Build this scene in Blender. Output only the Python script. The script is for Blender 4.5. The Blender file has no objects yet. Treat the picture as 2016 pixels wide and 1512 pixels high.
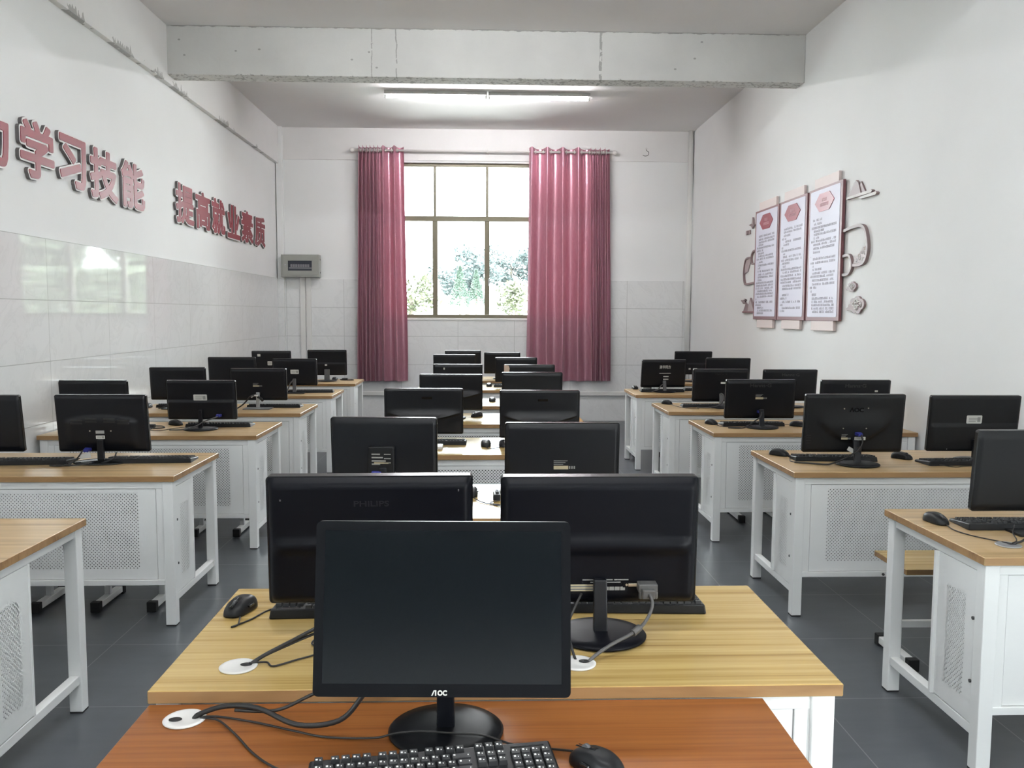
import bpy, bmesh, math, random
from mathutils import Vector, Matrix
R = math.radians
random.seed(7)
C = bpy.context.scene.collection
sc = bpy.context.scene

# ------------------------------------------------------------------ camera, world, exposure
CAM_H = 1.542
cam_data = bpy.data.cameras.new('camera')
cam = bpy.data.objects.new('camera', cam_data); C.objects.link(cam)
cam_data.sensor_fit = 'HORIZONTAL'; cam_data.sensor_width = 36.0
cam_data.lens = 36.0 * 1670.0 / 2016.0
cam_data.clip_start = 0.02; cam_data.clip_end = 600
pitch, yaw, roll = R(4.75), R(1.92), R(0.24)
fw = Vector((math.sin(yaw) * math.cos(pitch), math.cos(yaw) * math.cos(pitch), -math.sin(pitch)))
rt = Vector((math.cos(yaw), -math.sin(yaw), 0)); up = rt.cross(fw)
r2 = rt * math.cos(roll) + up * math.sin(roll); u2 = up * math.cos(roll) - rt * math.sin(roll)
cam.matrix_world = Matrix(((r2.x, u2.x, -fw.x, 0), (r2.y, u2.y, -fw.y, 0), (r2.z, u2.z, -fw.z, CAM_H), (0, 0, 0, 1)))
sc.camera = cam

world = bpy.data.worlds.new('sky'); sc.world = world; world.use_nodes = True
bg = world.node_tree.nodes['Background']
bg.inputs['Color'].default_value = (0.93, 0.97, 1.0, 1); bg.inputs['Strength'].default_value = 7.5
sc.view_settings.view_transform = 'Standard'; sc.view_settings.look = 'None'
sc.view_settings.gamma = 1.0; sc.view_settings.use_curve_mapping = False
sc.view_settings.exposure = 1.90
LAMP = 34.0
sc.cycles.use_denoising = True
sc.cycles.max_bounces = 10; sc.cycles.diffuse_bounces = 6; sc.cycles.glossy_bounces = 4
sc.cycles.transparent_max_bounces = 16
sc.cycles.caustics_reflective = False; sc.cycles.caustics_refractive = False
sc.cycles.sample_clamp_indirect = 6.0
# daylight portals: only guide the sky's light through the window and the two added openings
def portal(x, y, z, w, h, rz):
    l = bpy.data.lights.new('window_portal', 'AREA'); l.shape = 'RECTANGLE'; l.size = w; l.size_y = h
    l.cycles.is_portal = True
    o = bpy.data.objects.new('window_portal', l); C.objects.link(o)
    o.location = (x, y, z); o.rotation_euler = (R(90), 0, rz)
XL, XR, YB, YF, ZC = -2.89, 2.95, 12.11, -3.2, 4.10

# ------------------------------------------------------------------ materials
def mat(name, col, rough=0.5, metal=0.0, spec=0.5, emit=None, estr=0.0):
    m = bpy.data.materials.new(name); m.use_nodes = True
    b = m.node_tree.nodes['Principled BSDF']
    b.inputs['Base Color'].default_value = (*col, 1); b.inputs['Roughness'].default_value = rough
    b.inputs['Metallic'].default_value = metal; b.inputs['Specular IOR Level'].default_value = spec
    if emit:
        b.inputs['Emission Color'].default_value = (*emit, 1); b.inputs['Emission Strength'].default_value = estr
    return m
class N:
    """small node-tree writer"""
    def __init__(s, m): s.m = m; s.t = m.node_tree; s.b = s.t.nodes['Principled BSDF']
    def n(s, typ, **kw):
        x = s.t.nodes.new(typ)
        for k, v in kw.items():
            if k in ('ins',):
                for i, q in v.items(): x.inputs[i].default_value = q
            else: setattr(x, k, v)
        return x
    def l(s, a, b): s.t.links.new(a, b)
    def math(s, op, a, b=None, c=None):
        x = s.t.nodes.new('ShaderNodeMath'); x.operation = op
        for i, q in enumerate((a, b, c)):
            if q is None: continue
            if hasattr(q, 'is_output'): s.l(q, x.inputs[i])
            else: x.inputs[i].default_value = q
        return x.outputs[0]
    def obj(s): return s.n('ShaderNodeTexCoord').outputs['Object']
    def sep(s, v):
        x = s.n('ShaderNodeSeparateXYZ'); s.l(v, x.inputs[0]); return x.outputs
    def mapping(s, v, scale=(1, 1, 1), loc=(0, 0, 0), rot=(0, 0, 0)):
        x = s.n('ShaderNodeMapping'); s.l(v, x.inputs['Vector'])
        x.inputs['Scale'].default_value = scale; x.inputs['Location'].default_value = loc; x.inputs['Rotation'].default_value = rot
        return x.outputs[0]
    def noise(s, v, scale, detail=4, rough=0.55, dist=0.0):
        x = s.n('ShaderNodeTexNoise'); s.l(v, x.inputs['Vector'])
        x.inputs['Scale'].default_value = scale; x.inputs['Detail'].default_value = detail
        x.inputs['Roughness'].default_value = rough; x.inputs['Distortion'].default_value = dist
        return x.outputs['Fac']
    def ramp(s, f, stops, interp='LINEAR'):
        x = s.n('ShaderNodeValToRGB'); s.l(f, x.inputs[0]); r = x.color_ramp; r.interpolation = interp
        while len(r.elements) < len(stops): r.elements.new(0.5)
        for e, (p, c) in zip(r.elements, stops):
            e.position = p; e.color = (*c, 1) if len(c) == 3 else c
        return x.outputs[0]
    def mix(s, f, a, b, mode='MIX'):
        x = s.n('ShaderNodeMix', data_type='RGBA', blend_type=mode)
        for i, q in ((0, f), (6, a), (7, b)):
            if hasattr(q, 'is_output'): s.l(q, x.inputs[i])
            else: x.inputs[i].default_value = q if i == 0 else (*q, 1)
        return x.outputs[2]
    def base(s, c): s.l(c, s.b.inputs['Base Color'])
    def bump(s, h, strength=0.2, dist=0.01):
        x = s.n('ShaderNodeBump'); x.inputs['Strength'].default_value = strength; x.inputs['Distance'].default_value = dist
        s.l(h, x.inputs['Height']); s.l(x.outputs[0], s.b.inputs['Normal'])

def wood(name, dark, mid, light, rough=0.38, sx=0.9, sy=26.0, fine=120.0, spec=0.5):
    m = mat(name, mid, rough, 0, spec); n = N(m); v = n.obj()
    a = n.noise(n.mapping(v, (sx, sy, 8)), 1.0, 5, 0.6, 0.6)
    b = n.noise(n.mapping(v, (1.6, fine, 20)), 1.0, 3, 0.6)
    f = n.math('ADD', n.math('MULTIPLY', a, 0.72), n.math('MULTIPLY', b, 0.28))
    n.base(n.ramp(f, [(0.34, dark), (0.46, mid), (0.60, light), (0.72, mid)]))
    n.l(n.ramp(b, [(0.3, (rough - .04,) * 3), (0.7, (rough + .06,) * 3)]), n.b.inputs['Roughness'])
    return m
M = {}
M['wood_yellow'] = wood('oak_laminate', (.275, .165, .052), (.47, .315, .108), (.58, .42, .17), 0.21, 0.55, 34.0, 150.0)
M['wood_brown'] = wood('oak_laminate_brown', (.26, .165, .08), (.44, .30, .15), (.54, .38, .205), 0.33, 0.7, 34.0, 150.0, 0.34)
M['wood_red'] = wood('cherry_laminate', (.15, .046, .011), (.245, .082, .020), (.31, .112, .030), 0.34, 1.1, 46.0, 210.0, 0.3)
M['edge_brown'] = wood('oak_edge_band', (.21, .11, .045), (.34, .195, .085), (.40, .24, .11), 0.42)
M['edge_red'] = wood('cherry_edge_band', (.16, .05, .018), (.24, .08, .028), (.3, .1, .035), 0.42)
M['white_steel'] = mat('white_powder_coated_steel', (.86, .87, .865), 0.38)
M['hole_shade'] = mat('painted_hole_shade', (.035, .036, .036), .7)  # near-black that paints the shade seen through the desk holes
M['bolt'] = mat('bolt_steel', (.10, .10, .10), 0.4, 0.6)
M['rubber'] = mat('black_rubber', (.012, .012, .013), 0.6)
M['black'] = mat('black_plastic', (.0045, .0052, .0078), 0.38, 0, .36)
M['rim'] = mat('satin_black_rim', (.006, .0065, .008), 0.24, 0, .5)
M['black_deep'] = mat('deep_black_plastic', (.003, .0035, .006), 0.42, 0, .15)
M['black2'] = mat('charcoal_plastic', (.0075, .008, .0095), 0.42, 0, .32)
M['black_gloss'] = mat('glossy_black_plastic', (.008, .009, .010), 0.2)
M['edge_black'] = mat('dark_bezel_plastic', (.0045, .005, .0065), 0.36, 0, .14)
M['screen'] = mat('matt_lcd_panel', (.0035, .0048, .0068), 0.2, 0.0, 0.32)
M['key'] = mat('keycap_plastic', (.016, .017, .019), 0.5)
M['keytop_print'] = mat('keycap_legend', (.62, .62, .60), 0.6)
M['cable'] = mat('cable_rubber', (.014, .013, .013), 0.5)
M['cable_grey'] = mat('grey_cable', (.085, .083, .082), 0.5)
M['vga_blue'] = mat('blue_plug', (.025, .03, .22), 0.45)
M['label_white'] = mat('label_paper', (.58, .58, .55), 0.5)
M['label_tan'] = mat('label_tan', (.42, .36, .24), 0.5)
M['ink'] = mat('label_ink', (.12, .12, .12), 0.6)
M['print_grey'] = mat('grey_print', (.26, .26, .25), 0.5)
M['print_faint'] = mat('faint_print', (.013, .013, .016), 0.35, 0, .3)
M['print_dim'] = mat('dim_print', (.034, .034, .037), 0.35)
M['print_dark'] = mat('gloss_dark_print', (.004, .004, .006), 0.15)
M['silver'] = mat('silver_plastic', (.42, .43, .44), 0.3, 0.4)
M['grey_plastic'] = mat('grey_plastic', (.10, .10, .105), 0.4)
M['grommet'] = mat('white_grommet_plastic', (.72, .71, .69), 0.4)
M['white_plastic'] = mat('white_plastic', (.75, .75, .75), 0.4)
M['metal'] = mat('connector_metal', (.55, .5, .42), 0.3, 0.8)
M['pvc'] = mat('white_pvc', (.72, .72, .70), 0.35)
M['box_grey'] = mat('grey_enamel', (.33, .34, .31), 0.4)
M['rod'] = mat('curtain_rod_enamel', (.72, .70, .68), 0.35)
M['frame'] = mat('bronze_aluminium', (.17, .155, .105), 0.4, 0.3)
M['plaster_in'] = mat('reveal_plaster', (.80, .80, .79), 0.8)
M['sill'] = mat('window_sill_stone', (.70, .70, .68), 0.35)
M['letter_red'] = mat('red_acrylic', (.23, .012, .026), 0.36, 0, .2)
M['letter_back'] = mat('white_letter_plate', (.80, .79, .78), 0.6, 0, .2)
M['letter_side_shade'] = mat('shaded_letter_side', (.13, .12, .12), 0.5)  # grey paint carries the shade on the plate edges
M['maroon'] = mat('maroon_board_frame', (.21, .085, .095), 0.4)
M['maroon_bright'] = mat('crimson_badge', (.30, .03, .055), 0.3)
M['sheet'] = mat('notice_sheet', (.69, .68, .79), 0.45, 0, .3)
M['pinkish'] = mat('pale_pink_board', (.72, .62, .60), 0.5)
M['mauve'] = mat('mauve_board', (.27, .195, .20), 0.45)
M['mauve_light'] = mat('pale_mauve_board', (.43, .365, .375), 0.5)
M['text_grey'] = mat('notice_text', (.21, .19, .25), 0.6)
M['badge_text'] = mat('badge_text', (.62, .35, .38), 0.6)
M['tube'] = mat('fluorescent_tube', (.9, .9, .9), 0.5, emit=(.97, .98, 1.0), estr=LAMP)
M['lamp_body'] = mat('lamp_body', (.65, .65, .63), 0.4)
M['breaker_dark'] = mat('dark_breaker', (.03, .035, .05), 0.4)
M['breaker_light'] = mat('breaker_rail', (.20, .20, .22), 0.5)
M['tape'] = mat('torn_tape', (.55, .42, .33), 0.6)

def glass(name):
    m = bpy.data.materials.new(name); m.use_nodes = True; t = m.node_tree
    t.nodes.remove(t.nodes['Principled BSDF']); out = t.nodes['Material Output']
    tr = t.nodes.new('ShaderNodeBsdfTransparent'); tr.inputs[0].default_value = (.93, .96, .95, 1)
    gl = t.nodes.new('ShaderNodeBsdfGlossy'); gl.inputs['Roughness'].default_value = 0.02
    fr = t.nodes.new('ShaderNodeFresnel'); fr.inputs[0].default_value = 1.45
    mx = t.nodes.new('ShaderNodeMixShader')
    t.links.new(fr.outputs[0], mx.inputs[0]); t.links.new(tr.outputs[0], mx.inputs[1]); t.links.new(gl.outputs[0], mx.inputs[2])
    t.links.new(mx.outputs[0], out.inputs[0]); return m
M['glass'] = glass('window_glass')

def curtain_mat():
    m = mat('satin_curtain', (.38, .175, .225), 0.30, 0.5); n = N(m)
    n.b.inputs['Sheen Weight'].default_value = 0.5; n.b.inputs['Sheen Roughness'].default_value = 0.35
    n.b.inputs['Sheen Tint'].default_value = (1, .8, .85, 1)
    tr = n.n('ShaderNodeBsdfTranslucent'); tr.inputs[0].default_value = (.34, .035, .06, 1)
    mx = n.n('ShaderNodeMixShader'); mx.inputs[0].default_value = 0.035
    n.l(n.b.outputs[0], mx.inputs[1]); n.l(tr.outputs[0], mx.inputs[2]); n.l(mx.outputs[0], m.node_tree.nodes['Material Output'].inputs[0])
    v = n.obj(); f = n.noise(n.mapping(v, (240, 240, 14)), 1.0, 2)
    n.base(n.ramp(f, [(0.3, (.45, .225, .285)), (0.7, (.58, .31, .38))]))
    return m
M['curtain'] = curtain_mat()

def plaster(name, col, dirt=0.0):
    m = mat(name, col, 0.75); n = N(m); v = n.obj()
    f = n.noise(v, 0.7, 5)
    c = n.ramp(f, [(0.3, tuple(x * .96 for x in col)), (0.7, tuple(min(1, x * 1.02) for x in col))])
    n.base(c); n.bump(n.noise(v, 60, 3), 0.05, 0.004); return m
M['wall'] = plaster('white_emulsion', (.81, .82, .82))
M['ceiling'] = plaster('ceiling_plaster', (.80, .79, .79))

def beam_mat():
    m = mat('painted_concrete', (.72, .72, .70), 0.8); n = N(m); v = n.obj(); x, y, z = n.sep(v)
    base = n.ramp(n.noise(v, 1.5, 6), [(0.3, (.54, .54, .525)), (0.7, (.62, .62, .60))])
    # pits
    vo = n.n('ShaderNodeTexVoronoi'); n.l(n.mapping(v, (6, 6, 9)), vo.inputs['Vector']); vo.inputs['Scale'].default_value = 1.0
    pit = n.math('LESS_THAN', vo.outputs['Distance'], 0.075)
    pit = n.math('MULTIPLY', pit, n.math('GREATER_THAN', n.noise(v, 2.2, 2), 0.5))
    # board seams
    wob = n.math('MULTIPLY', n.math('SUBTRACT', n.noise(v, 9, 5), 0.5), 0.035)
    xx = n.math('ADD', x, wob)
    seams = None
    for sx, wd in ((-1.015, 0.004), (-0.795, 0.005), (1.063, 0.013)):
        s_ = n.math('LESS_THAN', n.math('ABSOLUTE', n.math('SUBTRACT', xx, sx)), wd)
        seams = s_ if seams is None else n.math('MAXIMUM', seams, s_)
    seams = n.math('MULTIPLY', seams, n.math('GREATER_THAN', n.noise(v, 20, 3), 0.44))
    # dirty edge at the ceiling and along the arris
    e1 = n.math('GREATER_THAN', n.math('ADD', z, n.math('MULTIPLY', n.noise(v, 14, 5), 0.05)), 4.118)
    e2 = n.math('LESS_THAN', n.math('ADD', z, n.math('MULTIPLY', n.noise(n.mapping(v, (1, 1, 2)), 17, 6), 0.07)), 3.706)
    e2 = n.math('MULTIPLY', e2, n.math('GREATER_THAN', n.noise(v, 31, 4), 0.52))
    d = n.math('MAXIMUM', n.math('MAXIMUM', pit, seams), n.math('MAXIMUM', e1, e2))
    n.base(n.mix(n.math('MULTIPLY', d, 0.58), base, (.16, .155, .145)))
    n.bump(n.noise(v, 26, 5), 0.22, 0.01); return m
M['beam'] = beam_mat()

def ringbeam_mat():
    m = mat('ring_beam_paint', (.78, .78, .77), 0.75); n = N(m); v = n.obj(); x, y, z = n.sep(v)
    base = n.ramp(n.noise(v, 1.2, 5), [(0.3, (.74, .735, .73)), (0.7, (.80, .795, .79))])
    drip = n.math('LESS_THAN', n.math('SUBTRACT', z, n.math('MULTIPLY', n.math('SUBTRACT', n.noise(n.mapping(v, (30, 30, 3)), 1.0, 4), 0.42), 0.22)), 3.612)
    drip = n.math('MULTIPLY', drip, n.math('GREATER_THAN', n.noise(v, 2.3, 3), 0.52))
    n.base(n.mix(n.math('MULTIPLY', drip, 0.6), base, (.2, .2, .19))); return m
M['ring'] = ringbeam_mat()

def tile_mat(name, axis, off, tw, refl=0.04):
    m = mat(name, (.66, .67, .66), refl); n = N(m); v = n.obj(); xyz = n.sep(v)
    u = xyz[0] if axis == 'x' else xyz[1]; z = xyz[2]
    def joint(q, o, w, wd):
        f = n.math('FRACT', n.math('DIVIDE', n.math('SUBTRACT', q, o), w))
        d = n.math('MULTIPLY', n.math('MINIMUM', f, n.math('SUBTRACT', 1.0, f)), w)
        return n.math('LESS_THAN', d, wd)
    j = n.math('MAXIMUM', joint(u, off, tw, 0.0022), joint(z, 0.003, 0.4035, 0.0026))
    # cell id makes every tile's veins its own
    iu = n.math('FLOOR', n.math('DIVIDE', n.math('SUBTRACT', u, off), tw)); iz = n.math('FLOOR', n.math('DIVIDE', z, 0.4035))
    sh = n.n('ShaderNodeCombineXYZ'); n.l(n.math('MULTIPLY', iu, 3.7), sh.inputs[0]); n.l(n.math('MULTIPLY', iz, 5.1), sh.inputs[1]); n.l(iu, sh.inputs[2])
    ad = n.n('ShaderNodeVectorMath', operation='ADD'); n.l(n.mapping(v, (1, 1, 1), rot=(R(35), R(35), 0)), ad.inputs[0]); n.l(sh.outputs[0], ad.inputs[1])
    f = n.noise(n.mapping(ad.outputs[0], (2.2, 2.2, 1.0)), 1.5, 7, 0.6, 1.6)
    vein = n.ramp(f, [(0.44, (.76, .77, .77)), (0.495, (.715, .725, .725)), (0.53, (.755, .765, .765)), (0.7, (.735, .745, .745))])
    n.base(n.mix(j, vein, (.40, .41, .40)))
    n.l(n.math('ADD', refl, n.math('MULTIPLY', j, 0.5)), n.b.inputs['Roughness'])
    n.bump(n.math('SUBTRACT', 1.0, j), 0.3, 0.002); return m
M['tile_side'] = tile_mat('marbled_wall_tile', 'y', 5.73, 0.905)
M['tile_back'] = tile_mat('marbled_end_wall_tile', 'x', -1.17, 0.803, 0.12)

def floor_mat():
    m = mat('dark_floor_tile', (.11, .12, .13), 0.3); n = N(m); v = n.obj(); x, y, z = n.sep(v)
    def joint(q, o, w, wd):
        f = n.math('FRACT', n.math('DIVIDE', n.math('SUBTRACT', q, o), w))
        d = n.math('MULTIPLY', n.math('MINIMUM', f, n.math('SUBTRACT', 1.0, f)), w)
        return n.math('LESS_THAN', d, wd)
    j = n.math('MAXIMUM', joint(x, -1.722, 0.614, 0.0022), joint(y, 3.888, 0.63, 0.0022))
    f = n.noise(v, 5, 5, 0.6); g = n.noise(n.mapping(v, (1.2, 5, 1)), 3.0, 6, 0.6)
    c = n.mix(0.5, n.ramp(f, [(0.15, (.058, .066, .077)), (0.9, (.102, .113, .126))]), n.ramp(g, [(0.15, (.055, .063, .074)), (0.9, (.11, .12, .132))]))
    n.base(n.mix(j, c, (.20, .205, .21)))
    n.l(n.ramp(f, [(0.0, (.275,) * 3), (1.0, (.315,) * 3)]), n.b.inputs['Roughness'])
    return m
M['floor'] = floor_mat()

def perforated(name, axis, u0, u1, z0, z1, both=True, pitch=0.0175, rad=0.0038):
    """white steel with real see-through round holes in a staggered grid"""
    m = mat(name, (.86, .87, .865), 0.38); n = N(m); xyz = n.sep(n.obj())
    u = xyz[0] if axis == 'x' else xyz[1]; z = xyz[2]
    def d(o):
        a = n.math('SUBTRACT', n.math('FRACT', n.math('ADD', n.math('DIVIDE', u, pitch), o)), 0.5)
        b = n.math('SUBTRACT', n.math('FRACT', n.math('ADD', n.math('DIVIDE', z, pitch), o)), 0.5)
        return n.math('SQRT', n.math('ADD', n.math('MULTIPLY', a, a), n.math('MULTIPLY', b, b)))
    hole = n.math('LESS_THAN', n.math('MINIMUM', d(0.0), d(0.5)), rad / pitch)
    for q, lo, hi in ((u, u0, u1), (z, z0, z1)):
        hole = n.math('MULTIPLY', hole, n.math('MULTIPLY', n.math('GREATER_THAN', q, lo), n.math('LESS_THAN', q, hi)))
    n.l(n.math('SUBTRACT', 1.0, hole), n.b.inputs['Alpha']); return m
M['perf_side'] = perforated('perforated_side_steel', 'y', 0.125, 0.245, 0.22, 0.585)
M['perf_side2'] = M['perf_side']

# ------------------------------------------------------------------ mesh helpers
class MB:
    def __init__(s): s.v = []; s.f = []; s.mi = []; s.sm = []
    def add(s, vs, fs, mi=0, smooth=False, mtx=None):
        o = len(s.v)
        s.v += [tuple(mtx @ Vector(p)) if mtx is not None else tuple(p) for p in vs]
        for f in fs: s.f.append([o + i for i in f]); s.mi.append(mi); s.sm.append(smooth)
        return s
    def box(s, x0, x1, y0, y1, z0, z1, mi=0, mtx=None):
        v = [(x0, y0, z0), (x1, y0, z0), (x1, y1, z0), (x0, y1, z0), (x0, y0, z1), (x1, y0, z1), (x1, y1, z1), (x0, y1, z1)]
        f = [(0, 3, 2, 1), (4, 5, 6, 7), (0, 1, 5, 4), (1, 2, 6, 5), (2, 3, 7, 6), (3, 0, 4, 7)]
        return s.add(v, f, mi, False, mtx)
    def cyl(s, c, r, h, axis='z', n=24, mi=0, r2=None, ry=None, mtx=None, smooth=True):
        r2 = r if r2 is None else r2; k = 1 if ry is None else ry / r
        vs = []
        for zz, rr in ((0, r), (h, r2)):
            for i in range(n):
                a = 2 * math.pi * i / n; p = (rr * math.cos(a), rr * k * math.sin(a), zz)
                p = {'z': p, 'x': (p[2], p[0], p[1]), 'y': (p[0], p[2], -p[1])}[axis]
                vs.append((p[0] + c[0], p[1] + c[1], p[2] + c[2]))
        o = len(s.f)
        s.add(vs, [(i, (i + 1) % n, n + (i + 1) % n, n + i) for i in range(n)], mi, smooth, mtx)
        s.add(vs, [tuple(range(n - 1, -1, -1)), tuple(range(n, 2 * n))], mi, False, mtx)
        return s
    def lathe(s, prof, c=(0, 0, 0), n=36, ky=1.0, mi=0):
        vs = []; m = len(prof)
        for i in range(n):
            a = 2 * math.pi * i / n
            for (r, z) in prof: vs.append((c[0] + r * math.cos(a), c[1] + r * ky * math.sin(a), c[2] + z))
        fs = []
        for i in range(n):
            j = (i + 1) % n
            for k in range(m - 1): fs.append((i * m + k, j * m + k, j * m + k + 1, i * m + k + 1))
        s.add(vs, fs, mi, True)
        if prof[0][0] > 1e-6: s.add([vs[i * m] for i in range(n)], [tuple(range(n - 1, -1, -1))], mi)
        if prof[-1][0] > 1e-6: s.add([vs[i * m + m - 1] for i in range(n)], [tuple(range(n))], mi)
        return s
    def tube(s, pts, r, n=8, mi=0, sub=6, cap=True):
        P = [Vector(p) for p in pts]
        if sub > 1 and len(P) > 2:
            Q = []
            for i in range(len(P) - 1):
                a = P[max(i - 1, 0)]; b = P[i]; c = P[i + 1]; d = P[min(i + 2, len(P) - 1)]
                for k in range(sub):
                    t = k / sub
                    Q.append(0.5 * ((2 * b) + (c - a) * t + (2 * a - 5 * b + 4 * c - d) * t * t + (3 * b - a - 3 * c + d) * t ** 3))
            P = Q + [P[-1]]
        vs = []; N_ = len(P); prev = None
        for i in range(N_):
            tg = (P[min(i + 1, N_ - 1)] - P[max(i - 1, 0)])
            tg = tg.normalized() if tg.length > 1e-9 else Vector((0, 0, 1))
            if prev is None:
                h = Vector((0, 0, 1)) if abs(tg.z) < .9 else Vector((1, 0, 0)); a = tg.cross(h).normalized()
            else:
                a = prev - tg * prev.dot(tg); a = a.normalized() if a.length > 1e-6 else tg.orthogonal().normalized()
            prev = a; b = tg.cross(a)
            for k in range(n):
                w = 2 * math.pi * k / n; vs.append(P[i] + a * (r * math.cos(w)) + b * (r * math.sin(w)))
        fs = [(i * n + k, i * n + (k + 1) % n, (i + 1) * n + (k + 1) % n, (i + 1) * n + k) for i in range(N_ - 1) for k in range(n)]
        s.add(vs, fs, mi, True)
        if cap: s.add(vs, [tuple(range(n - 1, -1, -1)), tuple(range((N_ - 1) * n, N_ * n))], mi)
        return s
    def prism(s, poly, y0, y1, mi=0, mtx=None, mis=None):
        """polygon given in (x, z), from y0 to y1 (counter-clockwise seen from -y)"""
        n = len(poly); vs = [(p[0], y0, p[1]) for p in poly] + [(p[0], y1, p[1]) for p in poly]
        s.add(vs, [tuple(range(n)), tuple(range(2 * n - 1, n - 1, -1))], mi, False, mtx)
        return s.add(vs, [(i, n + i, n + (i + 1) % n, (i + 1) % n) for i in range(n)], mi if mis is None else mis, False, mtx)
    def mesh(s, name, mats, bevel=0.0, seg=2, fix=True):
        me = bpy.data.meshes.new(name); me.from_pydata(s.v, [], s.f)
        for m in (mats if isinstance(mats, (list, tuple)) else [mats]): me.materials.append(m)
        for p, mi, sm in zip(me.polygons, s.mi, s.sm): p.material_index = mi; p.use_smooth = sm
        bm = bmesh.new(); bm.from_mesh(me)
        bmesh.ops.remove_doubles(bm, verts=bm.verts, dist=1e-6)
        if bevel > 0:
            ed = [e for e in bm.edges if len(e.link_faces) == 2 and e.calc_face_angle(0) > R(40)]
            bmesh.ops.bevel(bm, geom=ed, offset=bevel, segments=seg, profile=0.5, affect='EDGES', clamp_overlap=True)
        if fix: bmesh.ops.recalc_face_normals(bm, faces=bm.faces)
        bm.to_mesh(me); bm.free(); return me
    def build(s, name, mats, parent=None, bevel=0.0, seg=2, fix=True):
        return link(name, s.mesh(name, mats, bevel, seg, fix), parent)
def link(name, me, parent=None):
    o = bpy.data.objects.new(name, me); C.objects.link(o)
    if parent is not None: o.parent = parent
    return o
def tag(o, label=None, cat=None, group=None, kind=None):
    if label: o['label'] = label
    if cat: o['category'] = cat
    if group: o['group'] = group
    if kind: o['kind'] = kind
    return o
def thing(name, label, cat, loc=(0, 0, 0), rz=0.0, group=None):
    o = bpy.data.objects.new(name, None); C.objects.link(o); o.location = loc; o.rotation_euler = (0, 0, rz)
    o.empty_display_size = 0.05
    return tag(o, label, cat, group)
KIDS = {}
def children(o): return [c for c in C.objects if c.parent is o]
def dup(root, loc, rz, label, group=None):
    def cp(o, par):
        c = o.copy(); C.objects.link(c); c.parent = par
        for k in children(o): cp(k, c)
        return c
    r = cp(root, None); r.location = loc; r.rotation_euler = (0, 0, rz); r['label'] = label
    if group: r['group'] = group
    return r
def struct(mb, name, m, bevel=0.0, parent=None):
    o = mb.build(name, m, parent, bevel)
    if parent is None: o['kind'] = 'structure'
    return o
def rrect(w, h, r, cx=0, cz=0, k=5):
    out = []
    for (sx, sz, a0) in ((1, -1, -90), (1, 1, 0), (-1, 1, 90), (-1, -1, 180)):
        for i in range(k + 1):
            a = R(a0 + 90 * i / k); out.append((cx + sx * (w / 2 - r) + r * math.cos(a), cz + sz * (h / 2 - r) + r * math.sin(a)))
    return out
_txt = {}
def text_geo(s, offset=0.0, extrude=0.0, res=3):
    """verts and faces of a text in its own plane (x right, y up, z out); width/height normalised by the caller"""
    key = (s, offset, extrude)
    if key in _txt: return _txt[key]
    cu = bpy.data.curves.new('lettering', 'FONT'); cu.body = s; cu.size = 1.0; cu.offset = offset; cu.extrude = extrude
    cu.fill_mode = 'BOTH'; cu.resolution_u = res
    o = bpy.data.objects.new('lettering', cu); C.objects.link(o)
    dg = bpy.context.evaluated_depsgraph_get(); dg.update()
    me = bpy.data.meshes.new_from_object(o.evaluated_get(dg), depsgraph=dg)
    vs = [tuple(v.co) for v in me.vertices]; fs = [tuple(p.vertices) for p in me.polygons]
    bpy.data.objects.remove(o); bpy.data.curves.remove(cu); bpy.data.meshes.remove(me)
    _txt[key] = (vs, fs); return vs, fs
def fit_text(s, w, h, depth=0.0006, offset=0.0):
    vs, fs = text_geo(s, offset, 0.01)
    xs = [v[0] for v in vs]; ys = [v[1] for v in vs]; cx = (min(xs) + max(xs)) / 2; cy = (min(ys) + max(ys)) / 2
    kx = w / (max(xs) - min(xs)); ky = h / (max(ys) - min(ys)) if h else kx
    return [((x - cx) * kx, (y - cy) * ky, (z / 0.02 + .5) * depth) for x, y, z in vs], fs
BACK = Matrix(((1, 0, 0, 0), (0, 0, -1, 0), (0, 1, 0, 0), (0, 0, 0, 1)))   # text plane -> facing -y

# ------------------------------------------------------------------ the room
struct(MB().box(XL - .1, XR + .1, YF - .1, YB + .3, -.12, 0), 'floor', M['floor'])
struct(MB().box(XL - .3, XR + .3, YF - .3, YB + .3, ZC, ZC + .15), 'ceiling', M['ceiling'])
SY0, SY1, SZ0, SZ1 = -2.9, -.2, .25, 3.2      # unseen side window, added to bring in daylight from behind
struct(MB().box(XL - .24, XL, SY1, YB + .24, 0, ZC).box(XL - .24, XL, YF - .24, SY0, 0, ZC).box(XL - .24, XL, SY0, SY1, 0, SZ0).box(XL - .24, XL, SY0, SY1, SZ1, ZC), 'wall_left', M['wall'])
DY0, DY1, DZ1 = -2.0, -.6, 2.6               # unseen open doorway, added for more daylight from behind
struct(MB().box(XR, XR + .24, DY1, YB + .24, 0, ZC).box(XR, XR + .24, YF - .24, DY0, 0, ZC).box(XR, XR + .24, DY0, DY1, DZ1, ZC), 'wall_right', M['wall'])
WX0, WX1, WZ0, WZ1 = -1.455, 1.545, 1.47, 3.64
WH = 3.64
w = MB()
w.box(XL, WX0, YB, YB + .24, 0, ZC).box(WX1, XR, YB, YB + .24, 0, ZC).box(WX0, WX1, YB, YB + .24, 0, WZ0).box(WX0, WX1, YB, YB + .24, WZ1, ZC)
struct(w, 'wall_back', M['wall'])
struct(MB().box(XL, XR, YF - .24, YF, 0, ZC), 'wall_rear', M['wall'])
cb = thing('chalkboard', 'long dark green chalkboard added unseen behind the camera', 'chalkboard', (0, YF, 0))  # unseen board, put in to darken what the front screen reflects
MB().box(-2.2, 2.2, .0, .03, .75, 2.05).build('writing_surface', mat('green_chalkboard', (.016, .03, .024), .55), cb)
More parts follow.
